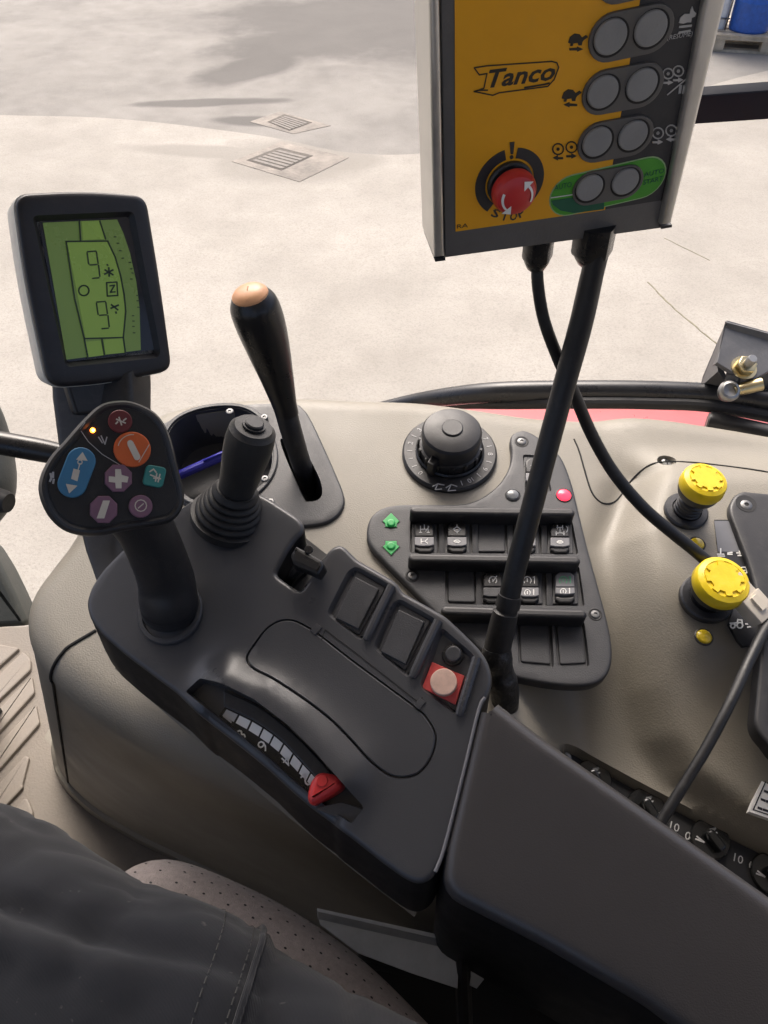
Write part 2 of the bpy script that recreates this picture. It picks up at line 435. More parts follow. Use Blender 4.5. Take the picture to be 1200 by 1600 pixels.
# pallet, barrel and white tank by the wall
WOOD = mat('pallet_wood', (.45, .38, .28), .85, .6, 90, .003, var=.3, vscale=9)
BLUE = mat('barrel_plastic', (.02, .10, .42), .4, .2, 30, .003, var=.2)
PALE = mat('tank_plastic', (.62, .64, .66), .5, .2, 20, .004)
pb = at_z(1165, 84, 0)
PM = Matrix.Translation(pb) @ Matrix.Rotation(R(-12), 4, 'Z')
pal = thing('pallet', 'pale wooden pallet carrying the blue barrel at the top right', 'pallet', PM)
for i in range(6): ob('board', box(1.25, .1, .022), WOOD, PM @ Matrix.Translation((.2, .06+i*.135, .135)), pal, 0)
for i in range(3):
    for j in range(3): ob('block', box(.13, .12, .09), WOOD, PM @ Matrix.Translation((-.3+i*.5, .06+j*.33, .022)), pal, 0)
for j in range(3): ob('runner', box(1.25, .1, .022), WOOD, PM @ Matrix.Translation((.2, .06+j*.33, 0)), pal, 0)
for j in range(3): ob('bearer', box(1.25, .11, .022), WOOD, PM @ Matrix.Translation((.2, .06+j*.33, .1125)), pal, 0)
BM = PM @ Matrix.Translation((.0, .27, .157))
bar = thing('barrel', 'blue plastic barrel standing on the wooden pallet', 'barrel', BM)
ob('body', lathe([(.19, 0), (.2, .015), (.205, .25), (.212, .27), (.205, .29), (.205, .58), (.212, .6), (.205, .62), (.2, .86), (.185, .88)], 36), BLUE, BM, bar)
ob('rim', lathe([(.19, .882), (.2, .884), (.2, .905), (.175, .905), (.17, .885)], 36), BLUE, BM, bar)
TM = PM @ Matrix.Translation((-.36, .34, .157))
tk = thing('tank', 'white plastic tank in a steel cage behind the barrel', 'tank', TM)
ob('body', prism(rpoly([(-.12, -.12), (.12, -.12), (.12, .2), (-.12, .2)], .04), 0, .8, .03), PALE, TM, tk)
for i in range(3): ob('cage_bar', tube([Vector((-.13, -.13, .1+i*.25)), Vector((.14, -.13, .1+i*.25))], .008, 8, 0), STEEL, TM, tk)
for i in range(2): ob('cage_post', tube([Vector((-.11+i*.23, -.145, 0)), Vector((-.11+i*.23, -.145, .8))], .009, 8, 0), STEEL, TM, tk)
UM = PM @ Matrix.Translation((.52, .5, .157))
t2 = thing('container', 'pale box-shaped container at the right edge beside the barrel', 'container', UM)
ob('body', prism(rpoly([(-.22, -.22), (.22, -.22), (.22, .22), (-.22, .22)], .03), 0, .7, .02), PALE, UM, t2)
ob('lid', prism(rpoly([(-.24, -.24), (.24, -.24), (.24, .24), (-.24, .24)], .03), .702, .74, .01), PALE, UM, t2)

# ================================================================== TRACTOR BODY ROUND THE CONSOLE
CF = Vector((-.8, .6, 0)); CX = Vector((.6, .8, 0))
def cabpt(f, c, z): return EYE*0+CF*f+CX*c+Vector((0, 0, z))
# floor with a ribbed mat
MATF = mat('floor_mat', (.175, .152, .125), .7, .6, 250, .0012, var=.14, vscale=9, dust=.25)
fl = [at_z(x, y, FLOOR_Z) for x, y in ((-700, 985), (30, 978), (80, 975))]
fpoly = [(p.x, p.y) for p in fl]+[(.2, .6), (.5, -.4), (-1.3, -.4)]
floor = struct(ob('cab_floor', prism(fpoly, FLOOR_Z-.03, FLOOR_Z, .004), MATF))
FLR = Frame(Vector((0, 0, FLOOR_Z)), (0, 0, 1))
RIB = mat('mat_rib', (.205, .178, .147), .65, .5, 300, .001, var=.12, dust=.2)
for q in ([(-40, 1005), (0, 1006), (31, 1012), (-40, 1076)],
          [(-40, 1090), (36, 1017), (48, 1030), (48, 1046), (-40, 1130)],
          [(-40, 1144), (50, 1055), (54, 1082), (-40, 1186)],
          [(-40, 1200), (56, 1100), (62, 1130), (-40, 1246)],
          [(-40, 1265), (38, 1180), (46, 1182), (35, 1225), (36, 1230), (-40, 1310)],
          [(-20, 1320), (35, 1247), (44, 1248), (52, 1270), (30, 1330)]):
    plate('rib', FLR, q, -.002, .007, RIB, floor, .003, round_px=5, seg=2)
# cab roof over the driver (out of the picture; it shades the cab)
ROOFM = mat('roof_lining', (.35, .34, .32), .8)
rz = EYE.z+.36
rp = [cabpt(f, c, 0) for f, c in ((1.02, .81), (-.75, .81), (-.75, -.84), (1.02, -.84))]
struct(ob('cab_roof', prism(rpoly([(p.x, p.y) for p in rp], .1), rz, rz+.09, .03), ROOFM))

RW = mat('shade_slab', (.09, .09, .09), .7)  # for slabs out of view, added to block light into the cab
def slab(name, a, b, z0, z1, th, m):
    a = cabpt(*a, 0); b = cabpt(*b, 0); d = (b-a).normalized(); n_ = Vector((-d.y, d.x, 0))*th
    return struct(ob(name, prism([a.xy, b.xy, (b+n_).xy, (a+n_).xy], z0, z1), m))
slab('shade_slab_rear', (-.62, -.84), (-.62, .6), FLOOR_Z, EYE.z-.35, .03, RW)  # unseen, added to cut the light from behind
slab('shade_slab_left', (1.1, -.83), (-.6, -.83), FLOOR_Z, EYE.z-.55, .03, RW)  # unseen, added to darken the console wall from the left
slab('shade_slab_front', (1.0, .15), (1.0, -.95), FLOOR_Z, EYE.z-.58, .03, RW)  # plain unseen slab ahead, added to darken the console wall
# black window rail outside, with hinge bracket and strut
RAILM = mat('rail_paint', (.016, .017, .02), .3, .15, 300, .0004, dust=.06)
rail = thing('window_rail', 'curved black tube frame running behind the side console', 'rail', Matrix.Translation(at(900, 615, .97)))
pp = [at(x, y, d) for x, y, d in ((560, 648, 1.12), (640, 629, 1.08), (700, 620, 1.03), (780, 613, .99), (900, 611, .97), (1020, 612, .955), (1130, 618, .945), (1230, 632, .93), (1330, 655, .92))]
ob('tube', tube(pp, [.010, .011, .0125, .0135, .0135, .0135, .0135, .0135, .0135], 18), RAILM, None, rail)
pp2 = [at(x, y, d) for x, y, d in ((640, 634, 1.085), (720, 630, 1.03), (800, 630, .99), (900, 629, .965), (1020, 630, .95), (1130, 637, .94), (1330, 676, .92))]
ob('seal', tube(pp2, [.008]*7, 12), RUBBER, None, rail)
FEND = mat('fender_red', (.46, .085, .09), .35, .1, 200, coat=.3, var=.06)
fa = crom([at(x, y, 1.2) for x, y in ((620, 622), (800, 620), (960, 622), (1100, 628), (1300, 650))], False, 6)
fb = crom([at(x, y, 1.06) for x, y in ((620, 690), (800, 690), (960, 690), (1100, 700), (1300, 730))], False, 6)
FV = []; n = len(fa)
for a, b in zip(fa, fb):
    m_ = a.lerp(b, .5)+Vector((0, 0, .01)); lo = b+Vector((0, -.02, -.25))
    FV.append([a+Vector((0, .03, -.05)), a, m_, b, lo, lo+Vector((0, .01, 0)), b+Vector((0, .012, -.012)), m_+Vector((0, .0, -.012)), a+Vector((0, .02, -.06))])
tag(ob('fender', loft(FV), FEND), 'red painted wheel fender showing between the rail and console', 'fender')
cyl = thing('gas_strut', 'thick black cylinder under the window rail at the right edge', 'strut', Matrix.Translation(at(1110, 662, .93)))
s0, s1 = at(1106, 660, .935), at(1300, 704, .90)
ob('cylinder', tube([s0, s0.lerp(s1, .02), s1], [.0135, .0142, .0142], 20, 0), BLACK2, None, cyl)
ob('end_cap', tube([s0+(s0-s1)*.012, s0+(s1-s0)*.01], .0115, 20, 0), mat('dull_steel', (.2, .2, .2), .45, metal=.8), None, cyl)

br = thing('hinge_bracket', 'black folded hinge bracket with bolt and shiny ball joint on the rail', 'bracket', Matrix.Translation(at(1120, 600, .93)))
HB = Frame(at(1160, 545, .90), (.05, -.42, .9))
BRK = mat('bracket_paint', (.10, .102, .108), .38, .3, 250, .0006, var=.2, dust=.2)
plate('top_plate', HB, [(1136, 500), (1215, 522), (1220, 570), (1180, 592), (1150, 585), (1120, 566)], -.006, 0, BRK, br, .001)
w0 = [at(1132, 508, .905), at(1120, 566, .895), at(1122, 580, .9), at(1140, 605, .93), at(1094, 605, .955), at(1098, 588, .95)]
ob('side_plate', loft([[p for p in w0], [p+Vector((.004, .006, -.001)) for p in w0]]), BRK, None, br, 0)
ob('rear_plate', loft([[at(1136, 504, .905), at(1215, 525, .90), at(1215, 640, .95), at(1140, 615, .95)], [p+Vector((0, .006, -.002)) for p in (at(1136, 504, .905), at(1215, 525, .90), at(1215, 640, .95), at(1140, 615, .95))]]), BRK, None, br, 0)
bs = HB.sub(1162, 575)
hexa = [Vector((math.cos(R(60*k))*.0115, math.sin(R(60*k))*.0115)) for k in range(6)]
ob('washer', lathe([(.015, 0), (.015, .0015), (.007, .0015)], 24), BRASS, bs.M, br)
ob('nut', prism(hexa, .0016, .0105, .0012, 2), BRASS, bs.M, br, 20)
ob('bolt', lathe([(.0056, .0), (.0056, .02), (.0046, .022), (.001, .022)], 18), STEEL, bs.M, br)
ob('stud', tube([bs.o+Vector((-.008, 0, -.008)), at(1142, 608, .905)], .009, 14, 0), mat('dark_steel', (.1, .1, .1), .5, metal=.7), None, br)
bj = at(1138, 612, .895)
ob('ball_joint', lathe([(.0001, -.0125), (.006, -.011), (.0105, -.0068), (.0122, 0), (.0125, .004), (.0105, .0075), (.008, .0085), (.0075, .004), (.0001, .003)], 28), STEEL, Frame(bj, (-.1, -.6, .8)).M, br)
ob('socket_arm', tube([bj+Vector((.006, 0, .001)), at(1165, 606, .893), at(1190, 600, .89)], [.0065, .0078, .0078], 18, 0), BRASS, None, br)

gb = thing('grab_bar', 'dark square bar with light top crossing behind the control box at right', 'bar', Matrix.Translation(at(1100, 165, 1.1)))
b0, b1 = at(1000, 172, 1.12), at(1330, 148, 1.04); dd = (b1-b0).normalized(); upv = Vector((0, -.25, 1)); upv = (upv-dd*upv.dot(dd)).normalized(); nn = dd.cross(upv)
sec = rpoly([(-.012, -.021), (.012, -.021), (.012, .022), (-.012, .022)], .004, 3)
BARM = mat('bar_paint', (.016, .018, .024), .75, .1, 200, spec=.12)
ob('bar', loft([[b0+nn*p.x+upv*p.y for p in sec], [b1+nn*p.x+upv*p.y for p in sec]]), BARM, None, gb)

# steering column at the left edge
COLM = mat('column_plastic', (.06, .065, .06), .5, .5, 500, .0006, dust=.2)
sc_ = thing('steering_column', 'grey moulded steering column edge with a black stalk at left', 'steering column', Matrix.Translation(at(-60, 975, 1.2)))
ob('stalk', tube([at(-60, 682, .74), at(0, 692, .745), at(60, 703, .75), at(105, 712, .755)], [.0115, .0115, .0115, .0105], 18, 4), BLACK2, None, sc_)
ob('shroud', tube([at(-45, 600, .80), at(-40, 650, .80), at(-37, 720, .80), at(-38, 770, .79), at(-45, 810, .78)], [.012, .028, .037, .037, .026], 26, 6), COLM, None, sc_)
ob('switch', tube([at(-30, 772, .75), at(6, 784, .745), at(14, 786, .744)], [.0115, .0115, .0095], 18, 0), RUBBER, None, sc_)
CV = Frame(at(0, 940, 1.0), (.1, -.6, .75))
ob('cover', prism(rpoly(CV.uvs([(-90, 800), (-20, 850), (2, 885), (24, 930), (41, 970), (38, 978), (-90, 985)]), .008, 4), -.05, 0, .008, 4), COLM, CV.M, sc_)

# ================================================================== SIDE CONSOLE
kout_px = [(85, 930), (112, 890), (140, 852), (175, 790), (215, 715), (252, 668), (300, 650), (380, 641), (470, 638), (560, 642), (650, 645), (740, 656), (820, 668), (900, 674),
           (1000, 672), (1100, 684), (1250, 712), (1420, 760), (1500, 1000), (1450, 1500), (1300, 1600), (900, 1420), (640, 1290), (440, 1200), (300, 1138), (200, 1083), (150, 1048), (108, 1008), (84, 968)]
kout = crom(K.uvs(kout_px), True, 5)
pod_px = [(930, 600), (965, 690), (1003, 745), (985, 800), (968, 850), (978, 910), (992, 980), (1003, 1060), (1030, 1130), (1080, 1190), (1180, 1260), (1300, 1330)]
pod = sorted([(p.y, p.x) for p in K.uvs(pod_px)]); pv = [p[0] for p in pod]; pu = [p[1] for p in pod]
low = [K.uv(x, y, -.05) for x, y in ((800, 1110), (1300, 1350))]; lowd = (low[1]-low[0]).normalized()
valley = [K.uv(*p) for p in ((985, 715), (1000, 770), (972, 850), (985, 930))]
scr_c = K.uv(1042, 718); led_c = K.uv(1100, 995, .022)
def kh(u, v):
    uc = float(np.interp(v, pv, pu)); s = u-uc
    h = .024*sstep(-.012, .03, s)
    h -= .008*math.exp(-((s+.016)/.016)**2)*sstep(float(K.uv(1000, 1000).y), float(K.uv(1000, 800).y), v)
    farv = K.uv(1080, 690).y
    h *= 1-.85*sstep(farv-.075, farv-.005, v)
    p = Vector((u, v))-low[0]; dl = p.x*lowd.y-p.y*lowd.x        # positive towards the driver side of the lower strip
    h -= .060*sstep(-.17, .015, dl)*sstep(K.uv(790, 1100).x, K.uv(950, 1150).x, u)
    h += .004*math.exp(-((u-led_c.x)**2+(v-led_c.y)**2)/(.016**2))
    return h
pocket_px = [(262, 705), (268, 675), (290, 655), (330, 643), (375, 643), (405, 660), (424, 700), (424, 735), (405, 765), (370, 785), (320, 790), (280, 765)]
slot_px = [(445, 688), (465, 688), (497, 745), (504, 772), (498, 784), (484, 787), (474, 780), (440, 700)]
pocket = crom(K.uvs(pocket_px), True, 4); slot = crom(K.uvs(slot_px), True, 4)
strip_px = [(872, 1166), (884, 1160), (905, 1168), (1000, 1222), (1100, 1274), (1240, 1338), (1320, 1380), (1330, 1560), (1180, 1500), (1000, 1370), (900, 1250)]
def ksolve(px, py):
    h_ = 0.0
    for _ in range(10): u = K.uv(px, py, h_); h_ = .5*h_+.5*kh(u.x, u.y)
    return K.uv(px, py, h_)
strip = rpoly([ksolve(x, y) for x, y in strip_px], .006)
shear = K.loc((-.24, .2, -.67)); d3 = lambda k: tuple(shear*k)
rr_ = .03
skirt = [(rr_*math.sin(R(90)*k/7), tuple(Vector((0, 0, -rr_*(1-math.cos(R(90)*k/7)))))) for k in range(1, 8)]
skirt += [(rr_, tuple(Vector((0, 0, -rr_))+shear*k)) for k in (.1, .3, .6, .86)]+[(rr_+.006, tuple(Vector((0, 0, -rr_))+shear*k)) for k in (.865, .98)]+[(rr_+.03, tuple(Vector((0, 0, -rr_))+shear*.985))]
cons = thing('side_console', 'grey-beige moulded side console beside the driver, full of switches', 'console', Matrix.Translation(K.hit(700, 1000)-Vector((0, 0, .6))))
up5 = offset(ccw(pocket), .0012); us5 = offset(ccw(slot), .0012)
ob('shell', field(kout, .0055, kh, [(up5, -.06, .004), (us5, -.06, .003), (strip, lambda u, v: kh(u, v)-.012, .004), (circle(ksolve(1042, 719), .0095, 24, .0085), lambda u, v: kh(u, v)-.008, .0025)], skirt), BEIGE, K.M, cons, 50)

# seam of the front cover down the wall, and joint lines on the top
GAP = mat('joint_gap', (.008, .008, .008), .8)
def ktop(px, py, h=0):
    u = K.uv(px, py, h); z = kh(u.x, u.y); return K.w(u.x, u.y, z)
def line3(name, pts, r, m, parent, sm=4): return ob(name, tube(pts, r, 8, sm), m, None, parent)
# the wall plane: through the rounded near edge, sheared forward
wb = K.hit(108, 1008)
seam_top = [K.hit(132, 1012, .0005), K.hit(116, 1018, .0004)]
e0 = K.uv(108, 1010)
nrm = (K.uv(150, 1048)-K.uv(108, 1008)).normalized(); nrm = Vector((nrm.y, -nrm.x)); 
if nrm.dot(K.uv(60, 1100)-K.uv(108, 1008)) < 0: nrm = -nrm
arc = []
for k in range(0, 8):
    a = R(90)*k/7; q = e0+nrm*(rr_*math.sin(a)); arc.append(K.w(q.x, q.y, -rr_*(1-math.cos(a))))
q = e0+nrm*rr_
for k in (.1, .3, .6, .86):
    sv = shear*k; arc.append(K.w(q.x+sv.x, q.y+sv.y, -rr_+sv.z))
line3('cover_seam', [K.hit(150, 985)]+arc, .0016, GAP, cons, 3)
line3('joint_line', [ktop(x, y) for x, y in ((897, 686), (905, 705), (915, 740), (923, 765), (932, 778), (945, 783), (962, 778), (975, 765), (985, 750), (1000, 738), (1020, 732), (1060, 733), (1120, 742), (1200, 760), (1290, 790))], .0009, GAP, cons)

# black plate with the pocket and the lever slot
plate_px = [(246, 672), (262, 657), (300, 642), (380, 631), (455, 629), (474, 638), (486, 655), (505, 695), (525, 740), (538, 775), (535, 795), (520, 811), (495, 820), (450, 822), (380, 815), (310, 800), (270, 770), (250, 730)]
pl = crom(K.uvs(plate_px, .004), True, 4)
LP = ob('lever_plate', field(offset(ccw(pl), -.003), .006, lambda u, v: .004, [(pocket, -.05, .003), (slot, -.05, .002)], rim(.003, (0, 0, -.004), 3)), PANEL, K.M, cons)
rimo = offset(ccw(pocket), .006); rimi = offset(ccw(pocket), .0012)
zz = lambda l, h: [Vector((p.x, p.y, h)) for p in l]
ob('pocket_rim', loft([zz(rimo, .0035), zz(rimo, .0055), zz(offset(rimo, -.0012), .0064), zz(offset(rimi, .0006), .0064), zz(rimi, .0055), zz(rimi, -.01)], False, False), PANEL, K.M, LP)
for c in ((359, 643), (413, 652), (414, 748), (423, 784)): screw('screw', K, c, 6, .0064 if c[0] < 420 else .0042, LP)
# blue pen lying in the pocket
PENM = mat('pen_blue', (.03, .03, .30), .3, trans=.0)
pen = thing('pen', 'blue ballpoint pen lying in the dark console pocket', 'pen', Matrix.Translation(K.hit(320, 725, -.04)))
p0, p1 = K.hit(268, 748, -.03), K.hit(362, 706, -.02)
ob('barrel', tube([p0, p0.lerp(p1, .05), p0.lerp(p1, .95), p1], [.003, .0052, .0052, .0045], 12, 0), PENM, None, pen)
ob('tip', tube([p0+(p0-p1)*.12, p0], [.0008, .003], 10, 0), PENM, None, pen)
pm = p0.lerp(p1, .55); ob('clip', tube([pm+Vector((0, -.002, .0058)), p1+Vector((0, -.002, .0058))], .0014, 8, 0), PENM, None, pen)

# ---------------- switch panel
sp_px = [(797, 690), (800, 679), (810, 673), (824, 673), (850, 688), (876, 712), (893, 752), (905, 800), (920, 860), (938, 925), (953, 985), (957, 1025), (950, 1052), (930, 1068), (895, 1072), (840, 1066),
         (790, 1052), (755, 1020), (715, 985), (680, 958), (640, 918), (600, 878), (580, 856), (573, 836), (577, 812), (592, 796), (620, 788), (680, 787), (725, 786), (755, 775), (780, 755), (795, 730), (799, 708)]
SH = .008
spl = offset(ccw(crom(K.uvs(sp_px, SH), True, 4)), -.003)
bay1 = rpoly(K.uvs([(641, 806), (893, 808), (904, 866), (640, 864)], SH), .003)
bay2 = rpoly(K.uvs([(694, 882), (905, 884), (914, 947), (696, 944)], SH), .003)
bay3 = rpoly(K.uvs([(807, 968), (862, 970), (866, 1044), (810, 1039)], SH), .004)
bay4 = rpoly(K.uvs([(865, 969), (913, 970), (922, 1042), (871, 1044)], SH), .004)
bay0 = rpoly(K.uvs([(817, 710), (853, 712), (862, 768), (820, 767)], SH), .003)
SPN = ob('switch_panel', field(spl, .005, lambda u, v: SH, [(bay1, .0035, .0006), (bay2, .0035, .0006), (bay3, .004, .0012), (bay4, .004, .0012), (bay0, .004, .0008)], rim(.003, (0, 0, -.008), 4)), PANEL, K.M, cons)
for c in ((815, 690), (644, 900), (930, 960)):
    turned('screw_well', K, c, [(K.m(*c, 11, SH), -.001), (K.m(*c, 11, SH), .0002), (K.m(*c, 9.5, SH), .0004), (K.m(*c, 8.5, SH), .0001), (.0005, .0001)], DEEP, SPN, SH, 24)
    screw('screw', K, c, 7, SH, SPN)
for a, b, r in (((648, 800), (890, 803), 9), ((646, 874), (898, 878), 9.5), ((697, 956), (908, 962), 9.5)):
    L = capsule(K.uv(*a, SH+.012), K.uv(*b, SH+.012), K.m(*a, r*.85, SH+.012))
    ob('finger_rail', prism(L, SH-.001, SH+.016, .003, 4), BLACK, K.M, SPN)
# rails between the switches
for x in (690, 742, 797, 850):
    plate('divider', K, [(x-5, 806), (x+4, 806), (x+6, 865), (x-4, 865)], .0034, SH-.001, PANEL, SPN, .0006, seg=2)
for x, h_ in ((748, 0), (803, 0), (858, 0)):
    plate('divider', K, [(x-5, 882), (x+4, 882), (x+6, 946), (x-4, 946)], .0034, SH-.001, PANEL, SPN, .0006, seg=2)
for pts in ([(747, 810), (788, 810), (790, 862), (746, 862)], [(699, 886), (740, 887), (743, 941), (700, 940)], [(811, 975), (857, 976), (861, 1038), (814, 1034)], [(869, 975), (909, 976), (916, 1036), (875, 1038)]):
    plate('blank_cover', K, pts, .003, .0055, PANEL, cons, .0012, round_px=4)
def rocker(c, top='black', low='grey', icon=None, icon2=None, s=1.0, green=False):
    x, y = c; fr = K
    t = plate('rocker_switch', fr, [(x-19*s, y-28*s), (x+19*s, y-28*s), (x+21*s, y+27*s), (x-20*s, y+27*s)], .003, .0062, PANEL, cons, .001, round_px=3)
    # the rocker: two faces meeting in a shallow V, rounded ends
    L = fr.uvs([(x-15*s, y-18*s), (x-9*s, y-23*s), (x+8*s, y-23*s), (x+14*s, y-18*s), (x+15*s, y), (x-15*s, y)], .011)
    up_ = prism(L, .005, .0112, .0012); ob('upper_face', up_, BLACK2 if not green else GREYR, fr.M, t)
    if not green:
        plate('lower_face', fr, [(x-15*s, y+.6), (x+15*s, y+.6), (x+15.4*s, y+13*s), (x+8*s, y+15*s), (x-7*s, y+15*s), (x-15*s, y+13*s)], .005, .0118, GREYR if low == 'grey' else PANEL, t, .0008)
    else:
        plate('lower_face', fr, [(x-15*s, y+.6), (x+15*s, y+.6), (x+15.4*s, y+10*s), (x, y+12*s), (x-15*s, y+10*s)], .005, .0118, GREYR, t, .0008)
    plate('toe', fr, [(x-15*s, y+13.4*s), (x-7*s, y+15.4*s), (x+8*s, y+15.4*s), (x+15.4*s, y+13.4*s), (x+15.4*s, y+20*s), (x+10*s, y+25*s), (x-8*s, y+25*s), (x-15*s, y+20*s)], .005, .0098, BLACK2, t, .0018)
    if icon: strokes('symbol', fr, [[(x+a*s, y+b*s) for a, b in ln] for ln in icon], 1.3, .0114, WHITE if not green else mat('green_print', (.08, .45, .2), .5), t)
    if icon2: strokes('symbol', fr, [[(x+a*s, y+b*s) for a, b in ln] for ln in icon2], 1.3, .012, WHITE, t)
    return t
axle = [[(-6, -16), (-6, -6)], [(6, -16), (6, -6)], [(-6, -11), (6, -11)], [(0, -18), (0, -11)], [(-8, -6), (-4, -6)], [(4, -6), (8, -6)], [(2, -8), (7, -15)]]
axle2 = [[(-5, 4), (-5, 11)], [(5, 4), (1, 8), (5, 11)], [(-5, 8), (1, 8)]]
drop = [[(0, -18), (0, -14)], [(-6, -11), (0, -6), (6, -11), (0, -15), (-6, -11)], [(-5, -10), (5, -10)], [(-3, -8), (3, -8)]]
eye = [[(-5, 8), (-2, 6), (2, 6), (5, 8), (2, 10), (-2, 10), (-5, 8)], [(-2, 8), (2, 8)]]
tac = [ring_pts((0, -10), 6, 10, -40, 220), [(0, -8), (6, -17)], [(0, -12), (0, -8)]]
tac1 = [ring_pts((-3, -10), 6, 10, -40, 220), [(-3, -13), (-3, -8)], [(6, -15), (8, -16), (8, -6)]]
tac1b = [ring_pts((-3, 9), 4.5, 8, -40, 220), [(-3, 7), (-3, 11)], [(6, 5), (7, 4), (7, 12)]]
trac = [[(-5, -15), (5, -15)], [(0, -15), (0, -6)], [(-7, -6), (7, -6)], [(-6, -9), (-6, -3)], [(6, -9), (6, -3)], [(-4, -18), (-4, -12)], [(4, -18), (4, -12)], ring_pts((6, -12), 6, 6, -50, 50)]
rocker((663, 838), icon=axle, icon2=axle2); rocker((714, 838), icon=drop, icon2=eye); rocker((822, 839), icon=axle, icon2=eye); rocker((875, 839), icon=trac, icon2=eye)
rocker((770, 917), low='black', icon=tac); rocker((827, 917), icon=tac1, icon2=tac1b); rocker((883, 917), icon=tac1, green=True, icon2=[[(a, b-2) for a, b in l] for l in tac1b])
rocker((836, 738), s=.95, icon=drop)
# indicator lamps
GRN = mat('green_lens', (.02, .30, .07), .35, emit=.08); REDL = mat('red_lens', (.85, .03, .06), .3, emit=1.6)
GRYL = mat('grey_lens', (.17, .18, .19), .35, coat=.3); AMB = mat('amber_lens', (.62, .45, .02), .25, coat=.6, var=.3, vscale=120)
def lens(c, rpx, m, h, name='indicator_lamp'):
    r = K.m(*c, rpx, h)
    t = turned(name, K, c, [(r*1.22, -.001), (r*1.22, .0004), (r*1.1, .0008), (r*1.0, .0003), (.0004, .0001)], BLACK, cons, h, 28)
    turned('lens', K, c, [(r, -.001), (r, .0008), (r*.85, .0022), (r*.5, .0032), (r*.1, .0035)], m, t, h, 24); return t
lens((801, 774), 10, GRYL, SH); lens((881, 774), 11, REDL, SH)
for c, s in (((611, 815), 1), ((611, 853), -1)):
    x, y = c
    P = [(x-9, y+8*s), (x+9, y+8*s), (x+9, y+3*s), (x+13, y-1*s), (x, y-14*s), (x-13, y-1*s), (x-9, y+3*s)]
    t = plate('arrow_lamp', K, [(x+(a-x)*1.14, y+(b-y)*1.14) for a, b in P], SH-.001, SH+.0005, BLACK, cons)
    plate('arrow', K, P, SH-.001, SH+.0012, GRN, t, .0005, seg=2)
    disc('dome', K, (x, y+1*s), 7, SH, SH+.003, GRN, t, .0016, 20)

# ---------------- rotary dial
dial = thing('rotary_dial', 'large black rotary dial with a white number scale on the console', 'dial', K.sub(702, 712).M)
c = (702, 711)
r = K.m(*c, 73)
turned('base', K, c, [(r*1.01, -.002), (r*1.01, .004), (r*.97, .0062), (r*.6, .0064), (.001, .0064)], BLACK, dial, 0, 56)
turned('collar', K, c, [(r*.73, .006), (r*.73, .009), (r*.70, .0105), (r*.67, .0095), (r*.67, .007), (.001, .007)], BLACK2, dial, 0, 48)
turned('knob', K, c, [(r*.655, .0075), (r*.65, .018), (r*.60, .019), (r*.60, .030), (r*.625, .0302), (r*.62, .0375), (r*.58, .0402), (r*.45, .0422), (r*.23, .0432), (.001, .0432)], BLACK, dial, 0, 56)
cf = K.sub(*c)
for k in range(14):
    a = 2*math.pi*k/14
    g = ob('grip_rib', prism(rpoly([(-.0022, -.003), (.0022, -.003), (.0022, .0015), (-.0022, .0015)], .001, 2), .008, .0185, .001, 2), BLACK2, cf.M @ Matrix.Rotation(a, 4, 'Z') @ Matrix.Translation((0, r*.655, 0)), dial)
ob('pointer', prism(rpoly([(-.006, r*.40), (.006, r*.40), (.0035, r*.80), (-.0035, r*.80)], .001, 2), .0075, .026, .001, 2), BLACK2, cf.M @ Matrix.Rotation(R(145), 4, 'Z'), dial)
turned('cap', K, c, [(r*.22, .043), (r*.22, .0442), (r*.2, .0448), (.001, .0448)], BLACK, dial, 0, 32)
fd = Frame(cf.o, cf.n, cf.x)
def dial_text(s, adeg, size=.0075):
    cu = bpy.data.curves.new('t', 'FONT'); cu.body = s; cu.extrude = .002; cu.size = 1; cu.align_x = 'CENTER'; cu.align_y = 'CENTER'
    o = bpy.data.objects.new('t', cu); me = bpy.data.meshes.new_from_object(o); bpy.data.objects.remove(o); me.materials.clear()
    a = R(adeg); ob('numeral', me, GREYP, cf.M @ Matrix.Translation((r*.855*math.cos(a), r*.855*math.sin(a), .0064)) @ Matrix.Rotation(a-math.pi/2, 4, 'Z') @ Matrix.Diagonal((size, size, .08, 1)), dial, 0)
for i, s in enumerate(('0', '1', '2', '3', '4', '5', '6', '7', '8', '9', '10')):
    ad = 222-28.4*i; dial_text(s, ad)
    a = R(ad-14.2)
    ob('tick', prism([(r*.80, -.0004), (r*.92, -.0004), (r*.92, .0004), (r*.80, .0004)], .006, .0066), GREYP, cf.M @ Matrix.Rotation(a, 4, 'Z'), dial, 0)
strokes('plough_symbol', K, [[(676, 760), (684, 756), (694, 758)], [(684, 756), (680, 765), (690, 764)], [(697, 762), (705, 757), (714, 760)], [(705, 757), (700, 767), (712, 766)]], 1.6, .0066, GREYP, dial)

